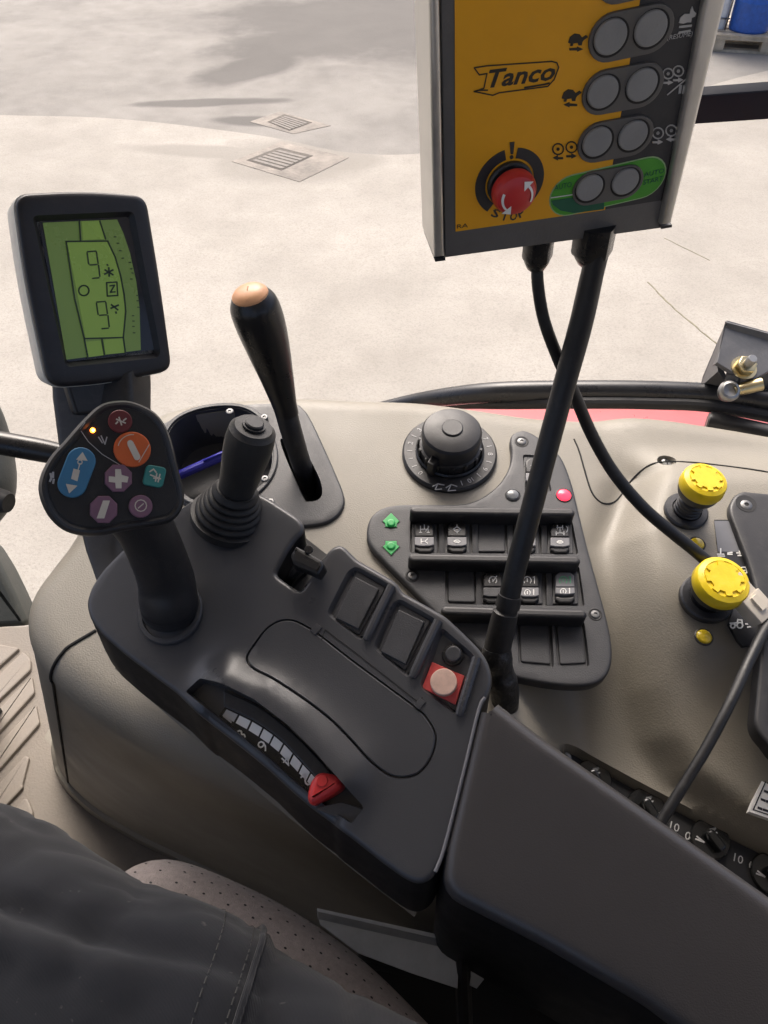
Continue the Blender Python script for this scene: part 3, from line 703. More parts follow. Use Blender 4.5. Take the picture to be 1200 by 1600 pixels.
# ---------------- PTO pod: pull knobs, lamps, stickers
PH = .024
NAVY = mat('knob_stem', (.02, .021, .025), .35, .3, 400, dust=.12)
def pull_knob(base, lab, s, tip, seal):
    t = thing('pull_knob', lab, 'knob', K.sub(*base, PH).M, 'yellow pull knobs on the console')
    n_ = Vector((tip[0], tip[1], 1)); f0 = K.sub(*base, PH); wn_ = (f0.x*n_.x+f0.y*n_.y+f0.n).normalized(); f1 = Frame(f0.o, wn_, f0.x); M_ = f1.M
    turned('base_ring', K, base, [(.022*s, -.002), (.022*s, .003), (.0205*s, .0045), (.015*s, .0048), (.014*s, .003)], NAVY, t, PH, 40)
    top = seal
    pr = [(.0125*s, .001)]
    for k in range(4): z = .003+k*(top-.018)/4; pr += [(.0135*s, z), (.0135*s, z+.002), (.0118*s, z+.0035)]
    pr += [(.0125*s, top-.012), (.019*s, top-.008), (.0205*s, top-.004), (.0205*s, top+.001), (.01*s, top+.001)]
    ob('stem', lathe(pr, 36), NAVY, M_, t)
    ob('cap', lathe([(.019*s, top), (.0215*s, top+.001), (.0222*s, top+.003), (.0215*s, top+.011), (.0205*s, top+.0128), (.0165*s, top+.0148), (.016*s, top+.0142), (.001, top+.0138)], 48), YEL, M_, t)
    g = []
    for k in range(8):
        a = 45*k; g += [Vector((math.cos(R(a+q))*rr*s, math.sin(R(a+q))*rr*s)) for q, rr in ((-13, .0122), (-10, .0156), (10, .0156), (13, .0122), (22, .0122))]
    ob('gear_emblem', prism(ccw(g), top+.013, top+.0156), YEL, M_, t, 15)
    return t
pull_knob((1071, 800), 'farther yellow pull knob with a tall bellows stem, near the rail', .93, (.06, .05), .036)
pull_knob((1103, 936), 'nearer yellow pull knob with gear emblem beside the white connector', 1.06, (.06, -.02), .024)
lens((1089, 850), 11, AMB, PH, 'amber_lamp'); lens((1100, 995), 12, AMB, PH+.003, 'amber_lamp')
STK = mat('black_sticker', (.012, .012, .013), .35)
SG = mat('grey_sticker', (.15, .155, .17), .4)
st = plate('sticker', K, [(1116, 812), (1141, 812), (1161, 868), (1168, 900), (1176, 935), (1150, 940), (1128, 868), (1120, 850)], PH-.0025, PH+.0007, STK, cons, 0)
plate('sticker_field', K, [(1116, 814), (1140, 814), (1158, 862), (1122, 862)], PH-.001, PH+.0011, SG, st)
strokes('symbol', K, [[(1121, 866), (1131, 866)], [(1126, 857), (1126, 866)], [(1122, 869), (1132, 869)], [(1137, 864), (1144, 863)], [(1137, 866), (1144, 866)], [(1151, 864), (1159, 864)], [(1153, 868), (1160, 868)], [(1155, 861), (1156, 866)]], 2, PH+.001, WHITE, st)
strokes('symbol', K, [[(1156, 887), (1166, 886), (1167, 895), (1157, 896), (1156, 887)], [(1159, 892), (1164, 891)]], 1.6, PH+.001, WHITE, st)
st2 = plate('sticker', K, [(1146, 952), (1150, 948), (1185, 962), (1185, 1006), (1160, 1010), (1152, 1000), (1138, 974)], PH-.0025, PH+.0007, STK, cons, 0)
strokes('tractor_symbol', K, [ring_pts((1145, 978), 3.5, 8), ring_pts((1156, 977), 4.5, 10), [(1141, 974), (1152, 973), (1153, 968), (1159, 969), (1160, 975)], [(1146, 974), (1152, 978)], [(1165, 975), (1168, 975)], [(1168, 980), (1173, 979)]], 2.2, PH+.001, WHITE, st2)
# screw in its dished hole and black end panel
_s = ksolve(1042, 719); screw('screw', K, (1042, 721), 9, kh(_s.x, _s.y)-.0075, cons, STEEL)
ep = [(1140, 800), (1143, 782), (1154, 770), (1175, 768), (1260, 785), (1340, 860), (1340, 1230), (1230, 1190), (1198, 1160), (1180, 1132), (1182, 1090), (1190, 1000), (1186, 950), (1172, 890), (1152, 835)]
EPL = offset(ccw(crom(K.uvs(ep, PH+.007), True, 4)), -.003)
pk = rpoly(K.uvs([(1206, 975), (1330, 1000), (1330, 1190), (1230, 1170), (1196, 1135)], PH+.007), .008)
EP = ob('end_panel', field(EPL, .006, lambda u, v: PH+.007, [(pk, PH-.012, .002)], rim(.003, (0, 0, -.012), 4)), BLACK, K.M, cons)
turned('screw_well', K, (1166, 787), [(K.m(1166, 787, 15), -.001), (K.m(1166, 787, 15), .0003), (K.m(1166, 787, 12), .0002), (.0005, .0002)], DEEP, EP, PH+.007, 24)
screw('screw', K, (1166, 789), 9, PH+.0068, EP)
def sh_(px, py):
    h_ = -.05
    for _ in range(6): u = K.uv(px, py, h_); h_ = kh(u.x, u.y)-.0105
    return h_
# white data label
LB = [(1170, 1268), (1203, 1190), (1290, 1222), (1262, 1300)]
hl = sh_(1200, 1240)+.0015
lab = plate('data_label', K, LB, hl+.004, hl+.010, WHITE, cons); 
INK = mat('ink', (.02, .02, .03), .6)
strokes('border', K, [[(1177, 1265), (1207, 1197), (1286, 1226)], [(1177, 1265), (1262, 1293)]], 1.6, hl+.0102, INK, lab)
for i in range(5):
    a = (1185+i*5, 1262-i*13)
    strokes('print_line', K, [[a, (a[0]+5, a[1]+2)], [(a[0]+8, a[1]+3), (a[0]+30, a[1]+10)]], 3.5, hl+.0102, INK, lab)

# ---------------- lower strip with small rotary knobs
LS = ob('knob_strip', field(offset(ccw(strip), -.0045), .008, lambda u, v: kh(u, v)-.0105), DEEP, K.M, cons)
screw('screw', K, (884, 1184), 9, sh_(884, 1184), LS)
GLS = mat('knob_gloss', (.010, .011, .012), .22, coat=.3)
def small_knob(c, ang):
    h_ = sh_(*c)
    r = .0165
    t = turned('small_knob', K, c, [(r, 0), (r, .003), (r*.95, .004), (.001, .004)], GLS, cons, h_, 36)
    f0 = K.sub(*c, h_)
    ob('grip', prism(rpoly([(-.004, -.012), (.004, -.012), (.004, .006), (-.004, .006)], .003, 3), .0035, .013, .002, 3), GLS, f0.M @ Matrix.Rotation(R(ang), 4, 'Z'), t)
    hp = h_+.0042; x, y = c
    strokes('symbol', K, [[(x-19, y-5), (x-8, y+4)], [(x-21, y-1), (x-10, y+3)], [(x+2, y-16), (x+10, y-18)], [(x+10, y-18), (x+3, y-9), (x+12, y-11)], [(x+13, y+6), (x+22, y+8)], [(x+15, y+2), (x+18, y+11)]], 2.4, hp, GREYP, t)
for c, a in (((925, 1218), 20), ((1008, 1263), 25), ((1108, 1312), 30), ((1203, 1366), 30)): small_knob(c, a)
for s, p0, p1 in (('10', (1046, 1295), (1060, 1301)), ('0', (1069, 1310), (1077, 1314)), ('10', (1146, 1345), (1160, 1351)), ('0', (1169, 1356), (1177, 1360)), ('0', (972, 1262), (980, 1266)), ('10', (948, 1252), (960, 1258))):
    text('numeral', s, K, p0, p1, sh_(*p0)+.0006, GREYP, LS)

# ================================================================== ARMREST
arm_px = [(195, 862), (165, 893), (148, 918), (141, 940), (146, 962), (165, 986), (200, 1016), (240, 1046), (278, 1074), (325, 1118), (384, 1164), (422, 1195), (459, 1229), (486, 1252), (520, 1277), (551, 1299), (600, 1338), (636, 1364), (655, 1372), (672, 1362),
          (690, 1322), (720, 1205), (744, 1100), (757, 1078), (760, 1060), (755, 1038), (742, 1018), (716, 992), (690, 968), (655, 948), (622, 930), (614, 915), (585, 898), (553, 880), (543, 870), (530, 857), (520, 862),
          (500, 892), (478, 924), (470, 930), (460, 929), (430, 908), (423, 900), (424, 890), (440, 860), (455, 838), (468, 826), (462, 815), (440, 800), (412, 782), (380, 768), (340, 764), (300, 788), (260, 815), (225, 842)]
al = ccw(rpoly(A.uvs(arm_px), .004, 3))
cowl = [A.uv(x, y) for x, y in ((355, 1073), (405, 1098), (455, 1136), (497, 1177), (534, 1219))]
def segd(p, a, b):
    d = b-a; t = max(0, min(1, (p-a).dot(d)/d.dot(d))); return (p-a-d*t).length
lipl = [A.uv(x, y) for x, y in ((325, 1120), (384, 1164), (459, 1229), (520, 1277))]
hump = [A.uv(x, y) for x, y in ((430, 1075), (500, 1120), (560, 1180))]
dish = A.uv(300, 1010)
def ah(u, v):
    p = Vector((u, v)); d = min(segd(p, a, b) for a, b in zip(cowl, cowl[1:])); d2 = min(segd(p, a, b) for a, b in zip(hump, hump[1:]))
    h = .013*math.exp(-(d/.018)**2)-.008*math.exp(-(min(segd(p, a, b) for a, b in zip(lipl, lipl[1:]))/.005)**2)+.003*math.exp(-(d2/.016)**2)
    h -= .004*math.exp(-(p-dish).length_squared/(.03**2))
    return h
slot_px = [(289, 1080), (313, 1060), (355, 1073), (405, 1098), (455, 1136), (497, 1177), (534, 1219), (570, 1262), (550, 1287), (520, 1268), (486, 1243), (459, 1221), (422, 1187), (384, 1157), (330, 1113)]
aslot = rpoly(A.uvs(slot_px), .002, 2)
lid_px = [(388, 1023), (401, 1002), (417, 982), (438, 970), (459, 970), (480, 980), (497, 991), (547, 1030), (597, 1067), (651, 1107), (667, 1123), (679, 1144), (680, 1161), (672, 1186), (655, 1207), (634, 1214), (609, 1211), (580, 1190),
          (547, 1154), (513, 1121), (467, 1087), (426, 1061), (401, 1048), (389, 1036)]
lid = ccw(crom(A.uvs(lid_px), True, 4))
w1 = rpoly(A.uvs([(509, 959), (562, 1001), (573, 996), (611, 914), (556, 884), (543, 892)]), .004, 3)
w2 = rpoly(A.uvs([(582, 1012), (636, 1059), (645, 1054), (683, 968), (624, 935), (613, 942)]), .004, 3)
w3 = rpoly(A.uvs([(655, 1074), (711, 1117), (717, 1113), (744, 1026), (691, 980), (682, 990)]), .004, 3)
dn = lambda k: tuple(A.loc((0, 0, -k)))
arm = thing('armrest', 'black plastic armrest console with lid, slider and padded rear', 'armrest', Matrix.Translation(K.hit(560, 1100)))
sk = [(.004*math.sin(R(90)*k/4), (0, 0, -.004*(1-math.cos(R(90)*k/4)))) for k in range(1, 5)]
skd = [sk[-1]]+[(.0045, tuple(Vector((0, 0, -.004))+A.loc((0, 0, -.04)))), (.004, tuple(Vector((0, 0, -.004))+A.loc((.0, .0, -.056)))), (-.004, tuple(Vector((0, 0, -.004))+A.loc((.0, .0, -.060))))]
ob('housing', field(al, .0055, ah, [(aslot, -.011, .0008), (offset(lid, .0009), lambda u, v: ah(u, v)-.0035, .0004), (w1, -.0045, .003), (w2, -.0045, .003), (w3, -.0045, .003)], sk), ARM, A.M, arm, 38)
SIDE = mat('shaded_side_plastic', (.008, .008, .009), .5, .3, 900, .0003, spec=.25)  # armrest plastic turned near black, shade on the sides put into its colour
ob('shaded_side', side_mesh(al, ah, skd), SIDE, A.M, arm, 38)  # housing sides, split off to carry the shaded colour
# lid with finger notch and hinges
ob('lid', field(offset(lid, -.0012), .006, lambda u, v: ah(u, v)+.0002, [(crom(A.uvs([(513, 1123), (521, 1128), (537, 1144), (543, 1152), (536, 1150), (522, 1138)]), True, 3), lambda u, v: ah(u, v)-.0035, .0006)],
   [(.0007, (0, 0, -.0006)), (.0007, (0, 0, -.003))]), ARM, A.M, arm, 38)
for p in ((492, 987), (654, 1104)):
    x, y = p; plate('hinge', A, [(x-8, y-2), (x+2, y-14), (x+11, y-7), (x+1, y+5)], -.001, .0012, ARM, arm, .0004)
strokes('hinge_line', A, [[(502, 1000), (508, 984), (548, 1014), (600, 1055), (652, 1096), (660, 1090)]], 1.3, .0002, GAP, arm, .0002)
# membrane switch plates in their wells
def memb(pts, outer):
    plate('switch_bezel', A, outer, -.006, -.0028, ARM, arm, .0006, round_px=2)
    plate('switch_pad', A, pts, -.004, .0002, PANEL, arm, .0008, round_px=2)
memb([(524, 965), (560, 983), (592, 920), (555, 901)], [(519, 966), (561, 992), (602, 919), (557, 892)])
memb([(595, 1018), (634, 1038), (663, 971), (623, 952)], [(590, 1018), (634, 1047), (672, 970), (625, 944)])
CORAL = mat('coral_red', (.56, .07, .065), .5, .2, 500, .0003); PINK = mat('worn_pink', (.62, .42, .33), .5, .3, 300, .0003, var=.15, vscale=150)
rp_ = plate('red_plate', A, [(675, 1034), (726, 1056), (712, 1101), (659, 1075)], -.006, -.002, CORAL, arm, .0005, round_px=2)
disc('push_button', A, (693, 1065), 21, -.003, .0035, PINK, rp_, .0008, 40)
disc('button_base', A, (707, 1023), 17, -.006, -.001, BLACK2, arm, .0012)
disc('round_button', A, (708, 1021), 12.5, -.002, .0022, PANEL, arm, .0012)
for a, b in (((573, 997), (612, 916)), ((645, 1056), (685, 970)), ((718, 1115), (745, 1028))):
    P = [A.hit(*a, -.001), A.hit(*a, .0015).lerp(A.hit(*b, .0015), .08), A.hit(*b, .0015)]
    ob('well_ridge', tube(P, [.002, .0032, .0034], 10, 3), ARM, None, arm)
# little black lever in the notch
kl = [A.hit(446, 920, -.03), A.hit(458, 900, -.012), A.hit(470, 885, .004)]
ob('notch_lever', tube(kl, [.0045, .0045, .0055], 10, 3), BLACK2, None, arm)
NL = plate('lever_head', A, [(453, 866), (462, 852), (503, 875), (506, 884), (497, 898), (457, 880)], .004, .017, BLACK2, arm, .003, round_px=3)
disc('head_mark', A, (482, 858), 7, .016, .0178, BLACK2, NL, .0006)
# slider scale and red slider
SCF = -.0095
nea = crom(A.uvs([(334, 1131), (384, 1163), (422, 1191), (459, 1228), (488, 1254)], SCF), False, 5)
far = crom(A.uvs([(352, 1105), (400, 1128), (440, 1156), (475, 1193), (505, 1226)], SCF), False, 5)
wall = crom(A.uvs([(352, 1080), (404, 1104), (452, 1140), (494, 1181), (530, 1222)], SCF), False, 5)
ob('scale_strip', prism([p for p in nea]+far[::-1], SCF-.003, SCF+.0004), BLACK2, A.M, arm, 0)
ob('scale_wall', prism([p for p in far]+wall[::-1], SCF-.003, SCF+.0042, .001, 2), BLACK, A.M, arm)
m1 = [a.lerp(b, .93) for a, b in zip(nea, far)]; m2 = [a.lerp(b, .55) for a, b in zip(nea, far)]
def along(L, t):
    x = t*(len(L)-1); i = min(int(x), len(L)-2); return L[i].lerp(L[i+1], x-i)
for k in range(9):
    t0, t1 = .02+k*.104, .02+(k+1)*.104-.016
    kk = max(.35, 1-abs(k-3.5)*.0-(.5 if k > 7 else 0))
    ob('scale_square', prism([along(m2, t0), along(m2, t1), along(m1, t1), along(m1, t0)], SCF, SCF+.0008), GREYP if k == 0 else WHITE, A.M, arm, 0)
for s, p0, p1 in (('8', (374, 1138), (366, 1147)), ('6', (408, 1155), (400, 1164)), ('4', (446, 1178), (438, 1187)), ('2', (479, 1207), (469, 1214))):
    text('numeral', s, A, p0, p1, SCF+.0007, WHITE, arm)
text('numeral', '10', A, (350, 1118), (338, 1134), SCF+.0007, GREYP, arm)
rk = A.uvs([(480, 1248), (483, 1228), (492, 1212), (505, 1207), (528, 1213), (534, 1222), (530, 1234), (500, 1252), (487, 1258)], .006)
sl_ = ob('slider_knob', prism(crom(rk, True, 4), SCF, .008, .005, 5, .002), RED, A.M, arm)
disc('finger_dish', A, (503, 1220), 9, .006, .0088, RED, sl_, .0006)
plate('slot_end', A, [(490, 1263), (550, 1288), (569, 1264), (533, 1252)], -.011, -.002, ARM, arm, .001)
arc_l = crom([A.hit(x, y, -.013) for x, y in ((340, 1150), (384, 1172), (422, 1203), (455, 1240), (480, 1270))], False, 4)
# padded rear part
pad_px = [(766, 1090), (850, 1155), (1000, 1259), (1200, 1400), (1420, 1556), (1560, 1760), (1350, 1830), (1010, 1572), (850, 1478), (690, 1396), (697, 1328), (724, 1214), (753, 1092)]
pdl = ccw(rpoly(offset(ccw(A.uvs(pad_px, .002)), -.009), .006, 4))
def ph(u, v): return .002+.003*noise.noise(Vector((u*7, v*7, 3)))*.6
sk2 = [(.010*math.sin(R(90)*k/6), (0, 0, -.010*(1-math.cos(R(90)*k/6)))) for k in range(1, 7)]
skp = [sk2[-1]]+[(.012, tuple(Vector((0, 0, -.01))+A.loc((0, 0, -.05)))), (.010, tuple(Vector((0, 0, -.01))+A.loc((.0, .0, -.13)))), (-.01, tuple(Vector((0, 0, -.01))+A.loc((.0, .0, -.14))))]
ob('lit_edge_line', tube([A.hit(x, y, -.001) for x, y in ((758, 1090), (748, 1108), (724, 1206), (694, 1324), (680, 1362))], .0013, 8, 4), GREYR, None, arm)  # pale line painting the light on the housing's rear edge
ob('rear_pad', field(pdl, .008, ph, (), sk2), SKIN, A.M, arm, 45)
ob('pad_side', side_mesh(pdl, ph, skp, .008), SIDE, A.M, arm, 45)  # pad sides, in the same colour darkened for shade
# strip under the housing and the post that carries it
tr = [A.hit(x, y) + Vector((.002, .003, -.066)) for x, y in ((150, 968), (240, 1046), (330, 1120), (420, 1193), (551, 1298), (655, 1376))]
ob('lower_trim', tube(tr, .006, 8, 3), BEIGE2, None, arm)
pq = [K.uv(x, y) for x, y in ((330, 930), (560, 1120), (640, 1030), (430, 860))]
ob('post', prism(rpoly(pq, .02), -.01, .075), DEEP, K.M, arm)
pq = [A.uv(x, y) for x, y in ((820, 1180), (1100, 1370), (1040, 1440), (820, 1300))]
ob('post', prism(rpoly(pq, .02), -.11, -.02), DEEP, A.M, arm)

# ================================================================== JOYSTICK GRIP
jr = ray(175, 735).normalized()
J = Frame(at(175, 735, .485), -jr+Vector((.10, 0, .12)))
hd_px = [(197, 623), (227, 632), (250, 648), (267, 677), (280, 727), (290, 767), (288, 793), (273, 813), (247, 822), (200, 829), (160, 837), (127, 837), (97, 827), (73, 803), (60, 770), (62, 743), (77, 713), (100, 687), (133, 650), (160, 628)]
joy = thing('joystick', 'black joystick grip with coloured round buttons on the armrest front', 'joystick', Matrix.Translation(A.hit(265, 960)))
HL = ccw(crom(J.uvs(hd_px), True, 4))
zz = lambda l, h: [Vector((p.x, p.y, h)) for p in l]
loops = [zz(offset(HL, -.012), -.034), zz(offset(HL, -.005), -.028), zz(offset(HL, -.001), -.018), zz(HL, -.010), zz(offset(HL, -.0006), -.004), zz(offset(HL, -.0022), -.0005), zz(offset(HL, -.0038), 0), zz(offset(HL, -.0055), -.0012)]
ob('head', loft(loops), BLACK, J.M, joy)
ob('face', prism(offset(HL, -.0058), -.004, -.0006, .0006, 2), mat('grip_face', (.011, .011, .012), .45, .5, 1200, .0003, dust=.07), J.M, joy)
gp = [at(205, 790, .515), at(232, 835, .535), A.hit(258, 900, .028), A.hit(263, 935, .012), A.hit(266, 952, .0)]
ob('grip', tube(gp, [.021, .0195, .0205, .0215, .0212], 28, 6), BLACK, None, joy)
turned('collar', A, (266, 956), [(.0255, -.004), (.0255, .001), (.0245, .0022), (.0215, .0022), (.021, .0)], PANEL, joy, 0, 40)
DRED = mat('dark_red_button', (.13, .018, .02), .5, .2, 500); ORNG = mat('orange_button', (.62, .12, .025), .5, .2, 500, var=.1, dust=.08)
TEAL = mat('teal_button', (.03, .22, .20), .5, .2, 500, dust=.08); MAUV = mat('mauve_button', (.20, .10, .15), .5, .2, 500, dust=.08); BLUB = mat('blue_button', (.045, .19, .34), .5, .2, 500, dust=.08)
CREAM = mat('cream_print', (.60, .56, .47), .55)
def jb(name, L, m): return ob(name, prism(L, -.002, .0022, .0009, 3), m, J.M, joy)
u = lambda x, y: J.uv(x, y, .002)
mj = lambda r: J.m(180, 740, r)
b = jb('red_button', circle(u(188, 658), mj(18), 28), DRED)
strokes('symbol', J, [[(182, 655), (196, 661)], [(186, 652), (190, 664)], [(193, 657), (197, 654)], [(181, 662), (184, 659)]], 2.2, .0024, CREAM, b)
b = jb('orange_button', circle(u(207, 702), mj(28), 36), ORNG)
plate('symbol', J, [(199, 689), (204, 687), (208, 690), (220, 714), (217, 719), (211, 719), (199, 695)], .002, .0026, CREAM, b, round_px=3)
strokes('symbol_line', J, [[(217, 722), (233, 695)], ring_pts((207, 702), 23, 8, 85, 165)], 1.2, .0025, CREAM, b)
b = jb('teal_button', rpoly([u(229, 725), u(261, 731), u(254, 763), u(222, 757)], mj(8)), TEAL)
strokes('symbol', J, [[(234, 737), (240, 733), (244, 738)], [(235, 742), (248, 747)], [(245, 740), (243, 752)], [(250, 741), (247, 753)], [(240, 747), (251, 748)]], 2.1, .0024, CREAM, b)
octo = lambda c, r: [u(c[0]+r*math.cos(R(22.5+45*k)), c[1]+r*math.sin(R(22.5+45*k))) for k in range(8)]
b = jb('plus_button', octo((185, 747), 23), MAUV)
plate('plus_sign', J, [(170, 744), (180, 745), (180, 733), (189, 733), (190, 742), (201, 745), (199, 754), (190, 753), (190, 763), (181, 763), (180, 754), (170, 753)], .002, .0026, CREAM, b)
b = jb('minus_button', octo((162, 796), 23), MAUV)
plate('minus_sign', J, [(161, 782), (172, 782), (163, 810), (151, 810)], .002, .0026, CREAM, b)
b = jb('mauve_button', circle(u(220, 791), mj(18), 28), MAUV)
strokes('symbol', J, [ring_pts((220, 790), 9, 12), [(216, 794), (224, 787)]], 1.6, .0024, CREAM, b)
b = jb('blue_rocker_button', capsule(u(127, 720), u(113, 756), mj(21)), BLUB)
plate('up_arrow', J, [(119, 718), (129, 706), (137, 720)], .002, .0026, CREAM, b); plate('down_arrow', J, [(103, 756), (121, 759), (108, 771)], .002, .0026, CREAM, b)
plate('cylinder_symbol', J, [(115, 732), (125, 735), (121, 752), (111, 748)], .002, .0026, CREAM, b); strokes('rod_symbol', J, [[(122, 734), (125, 724)], ring_pts((125, 722), 3.5, 8)], 1.6, .0024, CREAM, b)
disc('led', J, (145, 672), 4, -.002, .001, mat('amber_led', (1.0, .22, .02), .3, emit=5), joy, .0004, 16)
disc('led_core', J, (145.6, 672), 2, -.002, .0012, mat('led_core', (1.0, .75, .3), .3, emit=6), joy, .0003, 12)
strokes('panel_line', J, [[(125, 671), (138, 690), (160, 710), (195, 731)], [(125, 671), (133, 660)]], 1, -.0004, GREYP, joy, .00015)
strokes('symbol', J, [[(154, 683), (160, 692)], [(158, 681), (164, 694)], [(164, 694), (167, 683)]], 1.8, -.0004, GREYP, joy)
strokes('symbol', J, [[(79, 740), (80, 746)], [(83, 738), (83, 746)], [(78, 752), (80, 748)], [(83, 755), (84, 749)]], 3, -.0004, GREYP, joy)

# ================================================================== SMALL JOYSTICK WITH BELLOWS
mj_ = thing('mini_joystick', 'small black stubby joystick with ribbed rubber bellows', 'joystick', A.sub(358, 806).M)
b0 = A.hit(358, 806, -.002); b1 = at(396, 668, A.depth(358, 806)-.055); ax = (b1-b0); Lm = ax.length; F1 = Frame(b0, ax)
pr = [(.030, -.006), (.0305, .001)]
for k in range(5):
    z = .002+k*.0052; rr = .0275-k*.0023; pr += [(rr-.0022, z), (rr, z+.0015), (rr, z+.0034), (rr-.0024, z+.0048)]
pr += [(.0155, .030), (.001, .030)]
ob('bellows', lathe(pr, 40), RUBBER, F1.M, mj_, 60)
GRIPM = mat('stick_plastic', (.028, .028, .028), .5, .5, 900, .0003, dust=.08)
ob('stick', lathe([(.0135, .026), (.0143, .034), (.016, .05), (.0178, .066), (.0182, .078), (.0172, .088), (.0148, Lm-.001), (.0138, Lm+.001), (.001, Lm+.0012)], 36), GRIPM, F1.M, mj_)
ob('thumb_button', lathe([(.0085, Lm+.0015), (.0085, Lm+.003), (.007, Lm+.003), (.007, Lm+.0045), (.006, Lm+.0052), (.001, Lm+.0052)], 28), BLACK, F1.M, mj_)

# ================================================================== HAND LEVER
lv = thing('hand_lever', 'black bulb-topped hand lever with orange cap in the console slot', 'lever', Matrix.Translation(K.hit(488, 760)))
def lerpd(x, y, d): return at(x, y, d)
lp = [(484, 762, .825, 13), (474, 735, .79, 15), (464, 703, .767, 16), (454, 670, .752, 17), (446, 640, .742, 17.5)]
ob('shaft', tube([at(x, y, d) for x, y, d, r in lp], [r*d/FPX for x, y, d, r in lp], 20, 5), BLACK, None, lv)
kp = [(449, 648, .745, 18), (444, 630, .738, 19.5), (433, 590, .722, 26), (421, 550, .705, 33), (410, 515, .69, 38), (402, 492, .68, 39.5), (396, 475, .672, 38), (391.5, 463, .666, 31), (389.5, 457, .663, 24)]
ob('knob', tube([at(x, y, d) for x, y, d, r in kp], [r*d/FPX for x, y, d, r in kp], 28, 6), BLACK2, None, lv)
cf0 = Frame(at(390, 459, .664), at(389, 456, .662)-at(402, 492, .68))
OCAP = mat('orange_cap', (.70, .36, .18), .4, .2, 500, var=.12, dust=.1)
ob('cap', lathe([(.0165, -.003), (.0160, .0), (.0135, .0028), (.009, .0046), (.004, .0054), (.0005, .0056)], 32), OCAP, cf0.M, lv)
ob('cap_mark', prism([(-.0004, -.003), (.0004, -.003), (.0004, .003), (-.0004, .003)], .0052, .0060), mat('faded_print', (.5, .2, .08), .6), cf0.M, lv, 0)

# ================================================================== DISPLAY MONITOR
D = Frame(at(150, 450, .60), -ray(150, 450).normalized()+Vector((.44, .04, .08)))
mon = thing('monitor', 'tilted green LCD monitor in a black bezel on a dark post', 'monitor', Matrix.Translation(at(165, 880, .62)))
mo_px = [(23, 303), (133, 297), (230, 305), (253, 445), (271, 579), (170, 600), (77, 607), (40, 430)]
ML = ccw(rpoly(D.uvs(mo_px), [.011, .2, .011, .2, .011, .2, .013, .2], 7))
CASE = mat('case_grey', (.58, .57, .52), .5, .4, 700, .0004, dust=.08); BEZ = mat('bezel_plastic', (.017, .017, .021), .42, .5, 900, .0003, dust=.05)
ob('case', loft([zz(offset(ML, -.016), -.05), zz(offset(ML, -.010), -.046), zz(offset(ML, -.002), -.034), zz(offset(ML, .0005), -.012), zz(offset(ML, .0004), -.0065), zz(offset(ML, -.002), -.0055)]), CASE, D.M, mon)
win = rpoly(D.uvs([(50, 337), (209, 330), (251, 549), (247, 559), (103, 574)]), .004, 4)
bz = field(offset(ML, -.0045), .008, lambda u_, v_: 0, [(win, -.0055, .004)], [(.0028, (0, 0, -.0008)), (.004, (0, 0, -.0022)), (.0043, (0, 0, -.005)), (.003, (0, 0, -.007))])
ob('bezel', bz, BEZ, D.M, mon, 50)
LCDH = -.0048
GREEN = mat('lcd_green', (.12, .19, .035), .3, var=.05, vscale=8, emit=.28)
GRN2 = mat('lcd_green_dim', (.10, .155, .038), .3, var=.05, vscale=8, emit=.22)
LCDK = mat('lcd_dark', (.012, .03, .01), .35)
ob('glass', prism(rpoly(D.uvs([(60, 345), (204, 337), (243, 546), (102, 566)], LCDH), .002, 2), LCDH-.002, LCDH), mat('screen_black', (.02, .018, .022), .18), D.M, mon, 0)
scr = plate('screen', D, [(67, 348), (183, 343), (193, 365), (203, 395), (213, 440), (218, 480), (220, 547), (104, 562)], LCDH-.001, LCDH+.0006, GRN2, mon)
sc_h = LCDH+.0012
plate('screen_field', D, [(105, 378), (167, 377), (180, 402), (189, 440), (195, 480), (192, 527), (134, 528)], LCDH, sc_h, GREEN, scr)
plate('screen_field', D, [(128, 346), (157, 345), (166, 373), (130, 375)], LCDH, sc_h, GREEN, scr)
plate('screen_field', D, [(134, 534), (157, 532), (162, 555), (139, 558)], LCDH, sc_h, GREEN, scr); plate('screen_field', D, [(162, 531), (193, 528), (195, 551), (165, 554)], LCDH, sc_h, GREEN, scr)
f3 = lambda l: [(x/3, 280+y/3) for x, y in l]
ln = [[(310, 292), (505, 290), (540, 365), (565, 450), (582, 540), (590, 620), (578, 742), (395, 747), (350, 560), (310, 292)], [(372, 198), (378, 288)], [(468, 196), (495, 280)], [(578, 742), (588, 815)], [(395, 747), (412, 838)], [(478, 750), (490, 828)]]
strokes('frame_line', D, [f3(l) for l in ln], 2.3, sc_h+.0002, LCDK, scr)
dg = [[(410, 340), (450, 337)], [(452, 341), (460, 395)], [(455, 400), (422, 402)], [(416, 398), (408, 345)], [(462, 403), (468, 456)], [(464, 462), (434, 465)]]
strokes('digit', D, [f3(l) for l in dg], 2.1, sc_h+.0002, LCDK, scr)
strokes('digit', D, [f3([(x+44, y+236) for x, y in l]) for l in dg], 2.1, sc_h+.0002, LCDK, scr)
strokes('icon', D, [[(x/3, 280+y/3) for x, y in ring_pts((393, 522), 24, 16)], f3([(500, 485), (548, 482), (552, 545), (503, 548), (500, 485)]), f3([(515, 500), (537, 497), (517, 530), (540, 528)])], 2.2, sc_h+.0002, LCDK, scr)
strokes('icon', D, [f3([(490, 445), (530, 425)]), f3([(492, 425), (530, 448)]), f3([(510, 415), (512, 455)]), f3([(503, 400), (505, 404)]), f3([(520, 605), (555, 590)]), f3([(522, 588), (552, 612)]), f3([(543, 622), (545, 628)])], 2.6, sc_h+.0002, LCDK, scr)
